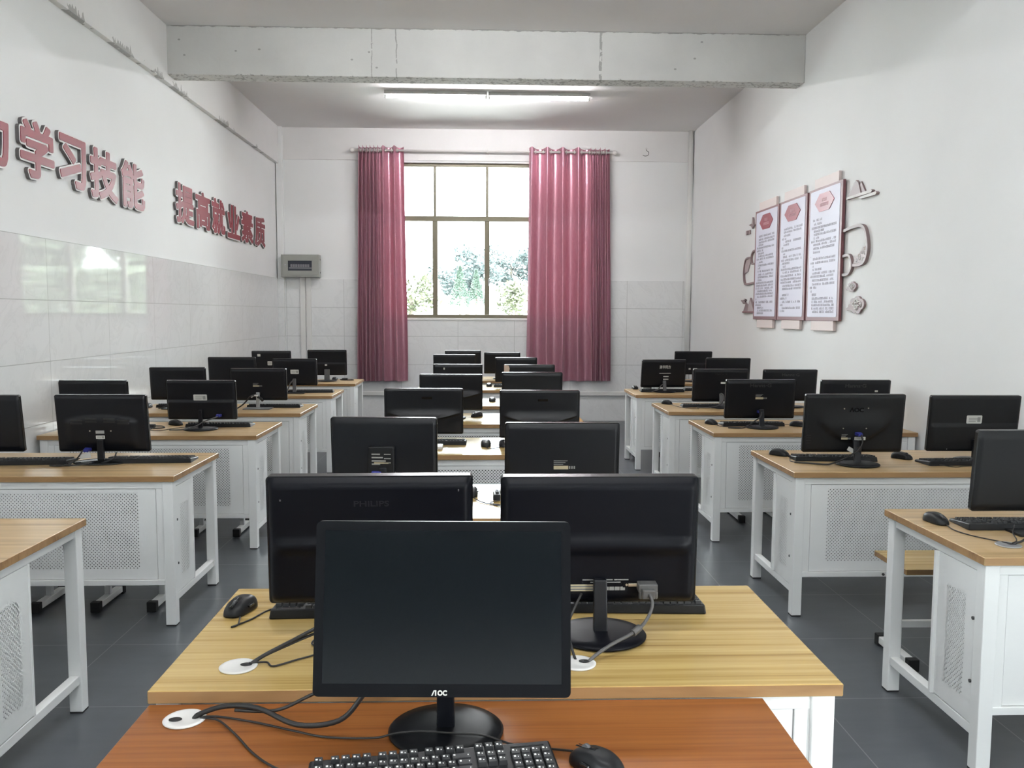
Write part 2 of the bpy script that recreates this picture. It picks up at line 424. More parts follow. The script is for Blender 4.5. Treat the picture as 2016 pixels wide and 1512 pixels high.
g_ = MB().box(-2.25, 2.25, 0, .045, .70, .75).box(-2.25, 2.25, 0, .045, 2.05, 2.10).box(-2.25, -2.2, 0, .045, .75, 2.05).box(2.2, 2.25, 0, .045, .75, 2.05)
g_.build('frame', M['lamp_body'], cb, .003)
# slightly proud ring beams above the walls
struct(MB().box(XL, XL + .05, YF, YB, 3.60, ZC), 'trim_1', M['ring'])
struct(MB().box(XL, WX0, YB - .018, YB, 3.665, ZC).box(WX1, XR, YB - .018, YB, 3.68, ZC).box(WX0, WX1, YB - .018, YB, 3.665, ZC), 'trim_2', M['ring'])
for i, (y0, y1) in enumerate(((7.92, 8.13), (3.72, 3.93), (-0.48, -0.27))):
    struct(MB().box(XL, XR, y0, y1, 3.67, ZC), 'ceiling_beam_%d' % (i + 1), M['beam'], 0.006)
struct(MB().box(XL, XL + .012, SY1, YB, 0, 2.022).box(XL, XL + .012, YF, SY0, 0, 2.022).box(XL, XL + .012, SY0, SY1, 0, SZ0), 'wall_left_tiles', M['tile_side'])
struct(MB().box(XL, WX0, YB - .012, YB, 0, 2.012).box(WX1, XR - .05, YB - .012, YB, 0, 2.012).box(WX0, WX1, YB - .012, YB, 0, WZ0 - .03), 'wall_back_tiles', M['tile_back'])
# boxed corner pipes
struct(MB().box(XL + .012, XL + .10, YB - .075, YB, 2.012, ZC - .0), 'trim_3', M['wall'], .004)
struct(MB().box(XL + .012, XL + .10, YB - .08, YB, 0, 2.012), 'trim_4', M['tile_back'], .002)
struct(MB().cyl((XR - .045, YB - .055, 0), .038, ZC, n=20), 'trim_5', M['pvc'])

# window: frame, transom, mullions, panes, sill
win = bpy.data.objects.new('window_1', None); C.objects.link(win); win['kind'] = 'structure'
fy0, fy1 = YB + .06, YB + .13
f = MB(); t_ = .05
f.box(WX0, WX0 + t_, fy0, fy1, WZ0, WZ1).box(WX1 - t_, WX1, fy0, fy1, WZ0, WZ1).box(WX0 + t_, WX1 - t_, fy0, fy1, WZ0, WZ0 + .055).box(WX0 + t_, WX1 - t_, fy0, fy1, WZ1 - .045, WZ1)
f.build('window_frame', M['frame'], win, .004)
MB().box(WX0 + t_, WX1 - t_, fy0 - .006, fy1, 2.84, 2.91).build('window_transom', M['frame'], win, .004)
for mx_ in (-.692, .045, .782):
    MB().box(mx_ - .036, mx_ + .036, fy0 + .004, fy1 - .004, WZ0 + .055, 2.84).build('window_mullion', M['frame'], win, .004)
    MB().box(mx_ - .018, mx_ + .018, fy0 + .004, fy1 - .004, 2.91, WZ1 - .045).build('window_mullion', M['frame'], win, .004)
MB().box(.062, .078, fy0 - .02, fy0 + .004, 1.93, 2.04).cyl((.07, fy0 - .02, 1.985), .01, .02, 'y').build('window_latch', M['silver'], win, .002)
xs_ = [WX0 + t_, -.692, .045, .782, WX1 - t_]
for a, b in zip(xs_[:-1], xs_[1:]):
    for z0, z1 in ((WZ0 + .05, 2.85), (2.90, WZ1 - .04)):
        MB().box(a, b, fy0 + .03, fy0 + .035, z0, z1).build('window_pane', M['glass'], win)
MB().box(WX0 - .0, WX1 + .0, YB - .02, YB + .06, WZ0 - .03, WZ0 + .004).build('window_sill', M['sill'], win, .004)
portal((WX0 + WX1) / 2, YB + .23, (WZ0 + WZ1) / 2, WX1 - WX0, WZ1 - WZ0, 0)

sw = bpy.data.objects.new('added_window', None); C.objects.link(sw); sw['kind'] = 'structure'  # added side window, there only to let light in
x0, x1 = XL - .15, XL - .08
f = MB().box(x0, x1, SY0, SY0 + .05, SZ0, SZ1).box(x0, x1, SY1 - .05, SY1, SZ0, SZ1).box(x0, x1, SY0 + .05, SY1 - .05, SZ0, SZ0 + .05).box(x0, x1, SY0 + .05, SY1 - .05, SZ1 - .05, SZ1).box(x0, x1, SY0 + .05, SY1 - .05, 2.4, 2.46)
f.box(x0, x1, -1.58, -1.52, SZ0 + .05, 2.4).build('window_frame', M['frame'], sw)
MB().box(x0 + .03, x0 + .035, SY0, SY1, SZ0, SZ1).build('window_pane', M['glass'], sw)
dr1 = bpy.data.objects.new('added_doorway', None); C.objects.link(dr1); dr1['kind'] = 'structure'  # added doorway, a second unseen way in for light
MB().box(XR - .02, XR + .24, DY0, DY0 + .05, 0, DZ1).box(XR - .02, XR + .24, DY1 - .05, DY1, 0, DZ1).box(XR - .02, XR + .24, DY0 + .05, DY1 - .05, DZ1 - .05, DZ1).build('added_doorway_frame', M['frame'], dr1)
def portal_x(x, y, z, w, h, sgn):
    portal(x, y, z, w, h, R(90) * sgn)
portal_x(XL - .22, (SY0 + SY1) / 2, (SZ0 + SZ1) / 2, SY1 - SY0, SZ1 - SZ0, -1)
portal_x(XR + .22, (DY0 + DY1) / 2, DZ1 / 2, DY1 - DY0, DZ1, 1)

# ------------------------------------------------------------------ lamps
M['tube_strong'] = mat('stronger_fluorescent_tube', (.9, .9, .9), 0.5, emit=(1.0, .965, .98), estr=LAMP * 1.35)  # far pair emits more, to brighten the window wall
def make_lamp(x0, x1, y, label, group):
    L = thing('fluorescent_lamp', label, 'lamp', ((x0 + x1) / 2, y, ZC), 0, group); h = (x1 - x0) / 2
    MB().prism([(-.06, -.046), (.06, -.046), (.028, 0), (-.028, 0)], -h, h, 0, Matrix.Rotation(R(90), 4, 'Z')).build('lamp_base', M['lamp_body'], L, .002)
    MB().cyl((-h + .02, 0, -.058), .020, 2 * h - .04, 'x', 14).build('tube', M['tube_strong' if y > 9 else 'tube'], L)
    for s in (-1, 1):
        MB().box(min(s * h, s * (h - .022)), max(s * h, s * (h - .022)), -.022, .022, -.081, -.02).build('end_cap', M['lamp_body'], L, .003)
    return L
make_lamp(-1.150, .032, 10.09, 'glowing white fluorescent tube on the ceiling nearer the lettered wall', 'ceiling tubes')
make_lamp(.052, 1.235, 10.11, 'glowing white fluorescent tube on the ceiling nearer the notice boards', 'ceiling tubes')
BAY = {5.9: 'middle', 1.7: 'front', -2.0: 'chalkboard'}
for y in (5.9, 1.7, -2.0):  # the chalkboard bay pair is unseen, added as extra light
    make_lamp(-1.150, .032, y, 'white fluorescent tube overhead in the %s bay, lettered wall side' % BAY[y], 'ceiling tubes')
    make_lamp(.052, 1.235, y, 'white fluorescent tube overhead in the %s bay, notice board side' % BAY[y], 'ceiling tubes')

# ------------------------------------------------------------------ curtains and rod
rod = thing('curtain_rod', 'white curtain rod above the window with round end knobs', 'curtain rod', (0, YB - .11, 3.782))
MB().cyl((-1.80, 0, 0), .014, 3.6, 'x', 16).build('pole', M['rod'], rod)
for s in (-1, 1):
    MB().lathe([(.0, -.035), (.018, -.03), (.028, -.012), (.03, .006), (.024, .022), (.014, .03), (.0, .034)], n=18).build('finial', M['rod'], rod)
    C.objects[-1].location = (s * 1.82, 0, 0); C.objects[-1].rotation_euler = (0, R(90) * s, 0)
for q in (-1.62, .045, 1.66):
    MB().box(q - .012, q + .012, 0, .092, -.012, .012).box(q - .02, q + .02, .086, .092, -.035, .035).cyl((q - .006, 0, 0), .021, .012, 'x', 14).build('bracket', M['rod'], rod, .002)
def curtain(label, folds, zt, zb, skew, seed):
    """folds: list of (x0, x1, number of waves, amplitude); a sheet that weaves over and under the rod"""
    rnd = random.Random(seed)
    xs, ph, am = [], [], []; p = 0.0
    for (a, b, k, A) in folds:
        n = int(k * 14)
        for i in range(n):
            t = i / n; xs.append(a + (b - a) * t); ph.append(p + k * t); am.append(A)
        p += k
    xs.append(folds[-1][1]); ph.append(p); am.append(folds[-1][3])
    x_lo, x_hi = xs[0], xs[-1]; xm = (x_lo + x_hi) / 2
    nz = 40; vs = []
    for j in range(nz + 1):
        t = j / nz; z = zt + (zb - zt) * t
        for i, (x, q, A) in enumerate(zip(xs, ph, am)):
            s = 2 * math.pi * q
            grow = 1 + .35 * t
            y = -A * grow * math.sin(s) - .012 * math.sin(s * .37 + 2 * t + seed) * t
            dx = .014 * math.cos(s) * A / .045
            u = (x - x_lo) / (x_hi - x_lo)
            xx = x + dx + (skew[0] * (1 - u) + skew[1] * u) * t ** 0.8 + .008 * math.sin(5 * t + q * 2.1) * t
            vs.append((xx, y, z + (.010 * math.sin(s) if j == 0 else (.006 * math.sin(s * 1.0 + 1) if j == nz else 0))))
    m = len(xs)
    fs = [(j * m + i, j * m + i + 1, (j + 1) * m + i + 1, (j + 1) * m + i) for j in range(nz) for i in range(m - 1)]
    o = thing('curtain', label, 'curtain', (0, YB - .11, 0), 0, 'window curtains')
    MB().add(vs, fs, 0, True).build('fabric', M['curtain'], o, fix=False)
    # eyelet rings where the sheet crosses the rod
    p = 0.0
    for (a, b, k, A) in folds:
        for i in range(int(p * 2) , int((p + k) * 2) + 1):
            q = i / 2
            if q < p or q >= p + k: continue
            x = a + (b - a) * (q - p) / k
            g = MB(); n = 16
            g.tube([(x, .026 * math.cos(2 * math.pi * c / n), 3.782 + .026 * math.sin(2 * math.pi * c / n)) for c in range(n + 1)], .005, 6, sub=1, cap=False)
            g.build('eyelet', M['rod'], o)
        p += k
    return o
curtain('dusty pink satin curtain on the lettered wall side of the window', [(-1.735, -1.43, 6.0, .045), (-1.43, -1.125, 2.0, .05)], 3.835, .585, (-.045, .04), 1)
curtain('wider dusty pink satin curtain on the notice board side of the window', [(.612, 1.47, 4.0, .055), (1.47, 1.735, 4.0, .045)], 3.835, .588, (-.02, .055), 2)

# ------------------------------------------------------------------ distribution box, conduits, trunking, hook
bx = thing('distribution_box', 'grey steel electrical distribution box with small window high on the tiled corner', 'electrical box', (-2.548, YB - .012, 2.19))
MB().box(-.262, .262, -.15, 0, -.155, .155).build('casing', M['box_grey'], bx, .006)
d = MB(); fr = [(-.235, .235, -.125, .125)]
d.box(-.24, -.165, -.158, -.15, -.128, .128).box(.165, .24, -.158, -.15, -.128, .128).box(-.165, .165, -.158, -.15, .068, .128).box(-.165, .165, -.158, -.15, -.128, -.068)
dr = d.build('door', M['box_grey'], bx, .002)
MB().box(-.165, .165, -.1505, -.150, -.068, .068).build('viewing_window', M['breaker_dark'], dr)
b_ = MB()
for i in range(8): b_.box(-.13 + i * .033, -.102 + i * .033, -.157, -.150, -.02, .022)
b_.build('breakers', M['breaker_light'], dr, .002)
MB().box(-.15, .16, -.1535, -.1505, -.036, -.026).build('rail', M['silver'], dr)
MB().cyl((-.2, -.165, .012), .011, .008, 'y', 14).cyl((-.2, -.163, -.014), .006, .006, 'y', 10).build('lock', M['silver'], dr)
for z in (-.09, .09): MB().cyl((.262, -.07, z), .012, .004, 'x', 12).build('knockout', M['bolt'], bx)
for x in (-2.545, -2.463):
    o = struct(MB().box(x - .036, x + .036, YB - .034, YB - .012, .43, 2.035), 'cable_conduit', M['pvc'], .003)
    o['kind'] = 'thing'; tag(o, 'white plastic conduit under the grey electrical box, %s' % ('nearer the corner' if x < -2.5 else 'nearer the curtain'), 'conduit', 'conduits below the box')
o = MB().box(XL + .12, XR - .1, YB - .045, YB - .012, .372, .428).build('cable_trunking', M['pvc'], None, .004)
tag(o, 'white plastic cable trunking running low along the window wall', 'trunking')
hk = thing('wall_hook', 'small wire hook high on the window wall above the right curtain end', 'hook', (2.283, YB - .018, 3.80))
MB().tube([(-.05, -.005, -.03), (-.02, -.02, -.045), (.02, -.03, -.035), (.028, -.03, .005), (.0, -.02, .03), (0, 0, .06)], .004, 6).build('wire', M['cable_grey'], hk)
MB().cyl((0, -.012, .06), .012, .012, 'y', 10).build('anchor', M['lamp_body'], hk)

# ------------------------------------------------------------------ raised characters on the left wall
LW = Matrix(((0, 0, 1, 0), (1, 0, 0, 0), (0, 1, 0, 0), (0, 0, 0, 1)))   # text x -> +y, y -> z, out -> +x
import numpy as np
def glyph_field(ch, w_, h_, n=115, pad=.045):
    """signed distance (metres, negative inside) to a character's outline on a grid"""
    vs, fs = text_geo(ch, 0.0, 0.0)
    cnt = {}
    for f in fs:
        for a, b in zip(f, f[1:] + f[:1]): cnt[(min(a, b), max(a, b))] = cnt.get((min(a, b), max(a, b)), 0) + 1
    V = np.array([v[:2] for v in vs]); lo, hi = V.min(0), V.max(0)
    V = (V - (lo + hi) / 2) / (hi - lo) * np.array([w_ - .05, h_ - .05])
    E_ = np.array([k for k, c in cnt.items() if c == 1]); A, B = V[E_[:, 0]], V[E_[:, 1]]
    step = (max(w_, h_) + 2 * pad - .05) / n
    xs = np.arange(-w_ / 2 - pad + .025, w_ / 2 + pad - .025, step); zs = np.arange(-h_ / 2 - pad + .025, h_ / 2 + pad - .025, step)
    X, Z = np.meshgrid(xs, zs); D = np.full(X.shape, 9.0); inside = np.zeros(X.shape, bool)
    for a, b in zip(A, B):
        d = b - a; L2 = max(d @ d, 1e-12)
        t = np.clip(((X - a[0]) * d[0] + (Z - a[1]) * d[1]) / L2, 0, 1)
        D = np.minimum(D, np.hypot(X - a[0] - t * d[0], Z - a[1] - t * d[1]))
        if a[1] != b[1]:
            c = ((a[1] > Z) != (b[1] > Z)) & (X < a[0] + (Z - a[1]) * d[0] / (d[1] if d[1] else 1e-12))
            inside ^= c
    return xs, zs, np.where(inside, -D, D)
def contour_solid(field, grow, d0, d1, mi_side=0):
    """the region distance < grow as a plate between depths d0 and d1 (x, z plane -> y out of the wall is +depth)"""
    xs, zs, F = field; F = F - grow; g = MB(); P = {}
    def pt(i, j): return (xs[i], zs[j])
    def cut(i, j, k, l):
        a, b = F[j, i], F[l, k]; t = a / (a - b); return (xs[i] + (xs[k] - xs[i]) * t, zs[j] + (zs[l] - zs[j]) * t)
    vi = {}; vs = []; fs = []; walls = []
    def add(p):
        k = (round(p[0] * 1e6), round(p[1] * 1e6))
        if k not in vi: vi[k] = len(vs); vs.append(p)
        return vi[k]
    full = F < 0
    for j in range(len(zs) - 1):
        i = 0
        while i < len(xs) - 1:
            c = (full[j, i], full[j, i + 1], full[j + 1, i + 1], full[j + 1, i])
            if not any(c): i += 1; continue
            if all(c):
                fs.append([add(pt(i, j)), add(pt(i + 1, j)), add(pt(i + 1, j + 1)), add(pt(i, j + 1))]); i += 1; continue
            q = ((i, j), (i + 1, j), (i + 1, j + 1), (i, j + 1)); poly = []; isc = []
            for a in range(4):
                b = (a + 1) % 4
                if c[a]: poly.append(add(pt(*q[a]))); isc.append(False)
                if c[a] != c[b]: poly.append(add(cut(*q[a], *q[b]))); isc.append(True)
            keep = [k for k in range(len(poly)) if poly[k] not in poly[:k]]; poly = [poly[k] for k in keep]; isc = [isc[k] for k in keep]
            if len(poly) >= 3: fs.append(poly)
            for a in range(len(poly) if len(poly) > 2 else 0):
                b = (a + 1) % len(poly)
                if isc[a] and isc[b]: walls.append((poly[a], poly[b]))
            i += 1
    n = len(vs)
    g.add([(x, z, d1) for x, z in vs], fs, 0)
    g.add([(x, z, d) for d in (d0, d1) for x, z in vs], [(b, a, n + a, n + b) for a, b in walls], mi_side)
    return g
def plate(name, g, mats, parent):
    me = g.mesh(name, mats, fix=False); me.validate(); bm = bmesh.new(); bm.from_mesh(me)
    bmesh.ops.dissolve_limit(bm, angle_limit=R(3), verts=bm.verts, edges=bm.edges, delimit={'MATERIAL'})
    bmesh.ops.transform(bm, matrix=LW, verts=bm.verts); bm.to_mesh(me); bm.free()
    return link(name, me, parent)
def letter(ch, y0, y1, z0, z1, label):
    o = thing('wall_character', label, 'wall lettering', (XL, (y0 + y1) / 2, (z0 + z1) / 2), 0, 'red raised characters on the wall')
    fld = glyph_field(ch, y1 - y0, z1 - z0)
    plate('backing_plate', contour_solid(fld, .024, .0, .024, 1), [M['letter_back'], M['letter_side_shade']], o)
    plate('red_face', contour_solid(fld, .0125, .024, .028), M['letter_red'], o)
    return o
chars = [('力', 4.97, 5.33, 2.385, 2.755, 'first raised red wall character, cut by the picture edge'), ('学', 5.43, 5.87, 2.375, 2.765, 'dark red raised wall character 学'),
 ('习', 5.92, 6.33, 2.39, 2.765, 'dark red raised wall character 习'), ('技', 6.37, 6.855, 2.37, 2.765, 'pinkish red raised wall character 技 with glare'),
 ('能', 6.91, 7.385, 2.37, 2.765, 'lavender-glared raised wall character 能, end of the first phrase'), ('提', 8.10, 8.61, 2.37, 2.77, 'red raised wall character 提, start of the second phrase'),
 ('高', 8.645, 9.11, 2.37, 2.77, 'red raised wall character 高'), ('就', 9.15, 9.62, 2.37, 2.77, 'red raised wall character 就'),
 ('业', 9.69, 10.19, 2.37, 2.77, 'red raised wall character 业'), ('素', 10.24, 10.76, 2.37, 2.77, 'red raised wall character 素'),
 ('质', 10.83, 11.35, 2.37, 2.775, 'red raised wall character 质, last before the corner')]
for a in chars: letter(*a)

# ------------------------------------------------------------------ notice boards on the right wall (x along -y)
RWM = Matrix(((0, 1, 0, XR), (-1, 0, 0, 0), (0, 0, 1, 0), (0, 0, 0, 1)))
# local frame: X = distance along the wall from left to right (= -world y), Y = into the wall, Z up.   world = (XR + Y, -X, Z)
def board(yl, yr, zt, lines, label, seed):
    rnd = random.Random(seed); W_ = yl - yr; zb = 1.49
    o = thing('notice_board', label, 'notice board', (XR, (yl + yr) / 2, zb), R(-90), 'rule boards on the wall')
    H_ = zt - zb
    MB().box(-W_ / 2, W_ / 2, -.035, -.010, 0, H_).build('frame', M['maroon'], o, .003)
    MB().prism(rrect(W_ - .085, H_ - .055, .015, 0, H_ / 2 + .006), -.038, -.034).build('sheet', M['sheet'], o)
    hx = [(.155 * math.cos(R(60 * k)), .082 * math.sin(R(60 * k))) for k in range(6)]
    hc = H_ - .135
    bd = MB().prism([(.205 * math.cos(R(60 * k)), hc + .088 * math.sin(R(60 * k))) for k in range(6)], -.043, -.036).build('heading_badge', M['maroon_bright'], o)
    hm = MB()
    for zz, n_, cw in ((hc + .018, 3, .034), (hc - .022, 7, .026)):
        for i in range(n_):
            x = (i - (n_ - 1) / 2) * cw
            for k in range(3): hm.box(x - cw * .38, x + cw * .38, -.0445, -.0425, zz - .012 + k * .011, zz - .007 + k * .011)
            hm.box(x - .002, x + .002, -.0445, -.0425, zz - .013, zz + .014)
    hm.build('heading_text', M['badge_text'], bd)
    tx = MB(); z = H_ - .285; cw = .0255; x_l = -W_ / 2 + .085; x_r = W_ / 2 - .085
    for i in range(lines):
        r_ = rnd.random(); indent = cw * 2 if r_ < .5 else 0
        full = rnd.random() < .62
        n_ = int((x_r - x_l - indent) / cw) if full else rnd.randint(1, 9)
        for c in range(n_):
            if rnd.random() < .06: continue
            x = x_l + indent + c * cw; hh = .0185
            if rnd.random() < .07: tx.box(x, x + .006, -.0388, -.0378, z, z + .005); continue
            for k in range(rnd.choice((2, 3, 3))):
                zz = z + .002 + k * .0075; tx.box(x + .001, x + cw * .8, -.0388, -.0378, zz, zz + .0032)
            for k in range(rnd.choice((1, 2))):
                xx = x + .003 + rnd.random() * .014; tx.box(xx, xx + .0032, -.0388, -.0378, z, z + hh)
        z -= .0290 if rnd.random() < .75 else .0335
        if z < .05: break
    tx.build('printed_rules', M['text_grey'], o)
    MB().box(-W_ * .36, W_ * .36, -.030, -.004, H_ - .02, H_ + .085).build('top_tab', M['pinkish'], o, .003)
    MB().box(-W_ * .34, W_ * .34, -.030, -.004, -.085, .02).build('bottom_tab', M['pinkish'], o, .003)
    return o
board(9.13, 8.40, 2.636, 36, 'narrow framed rule board nearest the window, crimson hexagon heading', 3)
board(8.375, 7.665, 2.638, 36, 'middle framed rule board of the three, crimson hexagon heading', 4)
board(7.62, 6.905, 2.642, 33, 'framed rule board beside the mountain ornament, crimson hexagon heading', 5)
def on_wall(name, label, cat, y, z, group=None):
    return thing(name, label, cat, (XR, y, z), R(-90), group)
def flat_tube(pts, r, d0, d1):
    """a flat bar of width 2r following pts (x, z), from depth d0 to d1"""
    g = MB(); n = len(pts); L_, R_ = [], []
    P = [Vector((p[0], p[1])) for p in pts]
    for i in range(n):
        t = (P[min(i + 1, n - 1)] - P[max(i - 1, 0)]).normalized(); q = Vector((-t.y, t.x)) * r
        L_.append(P[i] + q); R_.append(P[i] - q)
    vs = []
    for i in range(n):
        for p, dd in ((L_[i], d0), (R_[i], d0), (R_[i], d1), (L_[i], d1)): vs.append((p.x, dd, p.y))
    fs = []
    for i in range(n - 1):
        for k in range(4): fs.append((i * 4 + k, i * 4 + (k + 1) % 4, i * 4 + 4 + (k + 1) % 4, i * 4 + 4 + k))
    fs += [(0, 1, 2, 3), tuple((n - 1) * 4 + k for k in (3, 2, 1, 0))]
    return g.add(vs, fs)
def smooth2(pts, sub=6):
    P = [Vector((p[0], p[1])) for p in pts]; Q = []
    for i in range(len(P) - 1):
        a = P[max(i - 1, 0)]; b = P[i]; c = P[i + 1]; d = P[min(i + 2, len(P) - 1)]
        for k in range(sub):
            t = k / sub; v = 0.5 * ((2 * b) + (c - a) * t + (2 * a - 5 * b + 4 * c - d) * t * t + (3 * b - a - 3 * c + d) * t ** 3); Q.append((v.x, v.y))
    return Q + [(P[-1].x, P[-1].y)]
def wp(y, z, y0, z0): return (-(y - y0), z - z0)
# right-hand handle (two loops)
h = on_wall('handle_ornament', 'mauve teapot handle ornament with lattice corner beside the board nearest the camera', 'wall ornament', 6.9, 2.05)
q = [wp(a, b, 6.9, 2.05) for a, b in ((6.905, 2.222), (6.75, 2.236), (6.60, 2.238), (6.515, 2.205), (6.468, 2.12), (6.455, 2.04), (6.49, 1.965), (6.56, 1.937), (6.70, 1.935))]
flat_tube(smooth2(q), .012, -.026, 0).build('loop', M['mauve'], h)
q = [wp(a, b, 6.9, 2.05) for a, b in ((6.905, 2.018), (6.80, 2.022), (6.755, 1.995), (6.73, 1.93), (6.765, 1.885), (6.82, 1.868), (6.905, 1.868))]
flat_tube(smooth2(q), .011, -.024, 0).build('loop', M['mauve'], h)
pl = [wp(a, b, 6.9, 2.05) for a, b in ((6.72, 1.95), (6.50, 1.95), (6.47, 2.0), (6.475, 2.06), (6.55, 2.075), (6.60, 2.03), (6.68, 2.0))]
lat = MB().prism(pl, -.012, 0).build('lattice_corner', M['mauve_light'], h)
g = MB()
for a, b in ((6.66, 1.972), (6.60, 1.985), (6.54, 1.975), (6.51, 2.02), (6.56, 2.03), (6.61, 2.005), (6.52, 2.055)):
    x, z = wp(a, b, 6.9, 2.05)
    g.tube([(x + .018 * math.cos(R(k * 60)), -.013, z + .014 * math.sin(R(k * 60))) for k in range(7)], .0025, 5, sub=1)
g.build('lattice', M['letter_back'], lat)
h = on_wall('handle_ornament', 'small mauve teapot handle ornament beside the board nearest the window', 'wall ornament', 9.13, 2.05)
q = [wp(a, b, 9.13, 2.05) for a, b in ((9.13, 2.232), (9.23, 2.228), (9.285, 2.195), (9.30, 2.15), (9.28, 2.105), (9.24, 2.09), (9.13, 2.09))]
flat_tube(smooth2(q), .009, -.024, 0).build('loop', M['mauve'], h)
q = [wp(a, b, 9.13, 2.05) for a, b in ((9.30, 2.165), (9.44, 2.165), (9.51, 2.14), (9.55, 2.06), (9.555, 1.97), (9.52, 1.895), (9.45, 1.88), (9.13, 1.888))]
flat_tube(smooth2(q), .009, -.024, 0).build('loop', M['mauve'], h)
pl = [wp(a, b, 9.13, 2.05) for a, b in ((9.545, 2.0), (9.43, 2.02), (9.33, 2.14), (9.31, 2.16), (9.49, 2.15), (9.545, 2.07))]
MB().prism(pl, -.012, 0).build('filled_corner', M['mauve_light'], h)
def polyfix(pl): # make counter-clockwise in (x,z)
    a = sum(pl[i][0] * pl[(i + 1) % len(pl)][1] - pl[(i + 1) % len(pl)][0] * pl[i][1] for i in range(len(pl)))
    return pl if a > 0 else pl[::-1]
def plaque(o, name, pts, y0, z0, d0, d1, m, edge=None):
    pl = polyfix([wp(a, b, y0, z0) for a, b in pts])
    return MB().prism(pl, d0, d1, 0, None, 1 if edge else None).build(name, [m, edge] if edge else m, o)
mo = on_wall('mountain_ornament', 'mauve twin peak mountain ornament above the large handle ornament', 'wall ornament', 6.62, 2.48)
plaque(mo, 'peak', [(6.86, 2.478), (6.70, 2.60), (6.655, 2.575), (6.60, 2.478)], 6.62, 2.48, -.022, 0, M['mauve_light'], M['mauve'])
plaque(mo, 'peak', [(6.68, 2.478), (6.625, 2.58), (6.53, 2.478)], 6.62, 2.48, -.014, 0, M['mauve_light'], M['mauve'])
for a, b, z in ((6.86, 6.42, 2.478), (6.62, 6.345, 2.452)):
    plaque(mo, 'mist_bar', [(a, z - .010), (a, z + .008), (b - .0, z + .012), (b - .02, z), (b, z - .012)], 6.62, 2.48, -.026, 0, M['letter_back'], M['mauve'])
mo = on_wall('mountain_ornament', 'small mauve mountain ornament low beside the board nearest the window', 'wall ornament', 9.33, 1.62)
plaque(mo, 'peak', [(9.53, 1.575), (9.44, 1.665), (9.36, 1.63), (9.285, 1.725), (9.14, 1.575)], 9.33, 1.62, -.022, 0, M['mauve'], M['mauve'])
plaque(mo, 'peak', [(9.36, 1.578), (9.285, 1.722), (9.145, 1.578)], 9.33, 1.62, -.024, 0, M['mauve_light'], M['mauve'])
plaque(mo, 'mist_bar', [(9.55, 1.562), (9.55, 1.578), (9.14, 1.578), (9.14, 1.562)], 9.33, 1.62, -.026, 0, M['maroon'])
bd = on_wall('bird_ornament', 'small mauve flying crane ornament above the low mountain ornament', 'wall ornament', 9.54, 1.69)
plaque(bd, 'body', [(9.64, 1.705), (9.54, 1.70), (9.45, 1.70), (9.50, 1.685), (9.44, 1.668), (9.55, 1.66)], 9.54, 1.69, -.018, 0, M['mauve'])
plaque(bd, 'wing', [(9.62, 1.72), (9.53, 1.718), (9.46, 1.712), (9.54, 1.700)], 9.54, 1.69, -.022, 0, M['letter_back'], M['mauve'])
bd = on_wall('bird_ornament', 'small mauve flying crane ornament beside the top of the window side board', 'wall ornament', 9.33, 2.52)
plaque(bd, 'body', [(9.42, 2.528), (9.33, 2.535), (9.22, 2.515), (9.27, 2.495), (9.30, 2.478), (9.33, 2.505)], 9.33, 2.52, -.018, 0, M['mauve'])
plaque(bd, 'wing', [(9.31, 2.53), (9.285, 2.60), (9.265, 2.575), (9.255, 2.52)], 9.33, 2.52, -.022, 0, M['mauve_light'], M['mauve'])
for a, lb in ((9.50, 'tiny mauve square plaque, farther from the boards, below the upper crane'), (9.41, 'tiny mauve square plaque, closer to the boards, below the upper crane')):
    o = on_wall('square_ornament', lb, 'wall ornament', a, 2.452, 'pair of tiny square plaques')
    MB().box(-.028, .028, -.014, 0, -.024, .022).build('plaque', M['mauve'], o, .003)
def cloud(y, z, s, label):
    o = on_wall('cloud_ornament', label, 'wall ornament', y, z, 'cloud ornaments')
    pts = []
    lobes = [(-.34, -.10, .16), (-.52, -.18, .08), (-.16, .10, .20), (.06, .16, .22), (.26, .02, .24), (.12, -.18, .20), (-.1, -.2, .16)]
    for k in range(72):
        a = 2 * math.pi * k / 72; dx, dz = math.cos(a), math.sin(a); best = .05
        for (cx, cz, r_) in lobes:
            b = cx * dx + cz * dz; dd = b * b - (cx * cx + cz * cz - r_ * r_)
            if dd > 0: best = max(best, b + math.sqrt(dd))
        pts.append((best * dx * s, best * dz * s * .62))
    MB().prism(pts, -.018, 0).build('outline_plate', M['mauve'], o)
    g = MB()
    for cx, cz, r_ in ((-.1, .02, .13), (.2, .02, .15), (.04, .15, .12), (.02, -.12, .12)):
        n = 14; g.tube([((cx + r_ * (1 - .75 * k / n) * math.cos(R(-60 + k * 34))) * s, -.021, (cz + r_ * (1 - .75 * k / n) * math.sin(R(-60 + k * 34))) * s * .62) for k in range(n + 1)], .017 * s, 6, sub=1)
    g.build('swirls', M['letter_back'], o)
cloud(6.72, 1.768, .17, 'small mauve swirling cloud ornament below the large handle ornament')
cloud(6.625, 1.622, .29, 'larger mauve swirling cloud ornament, lowest on the wall')

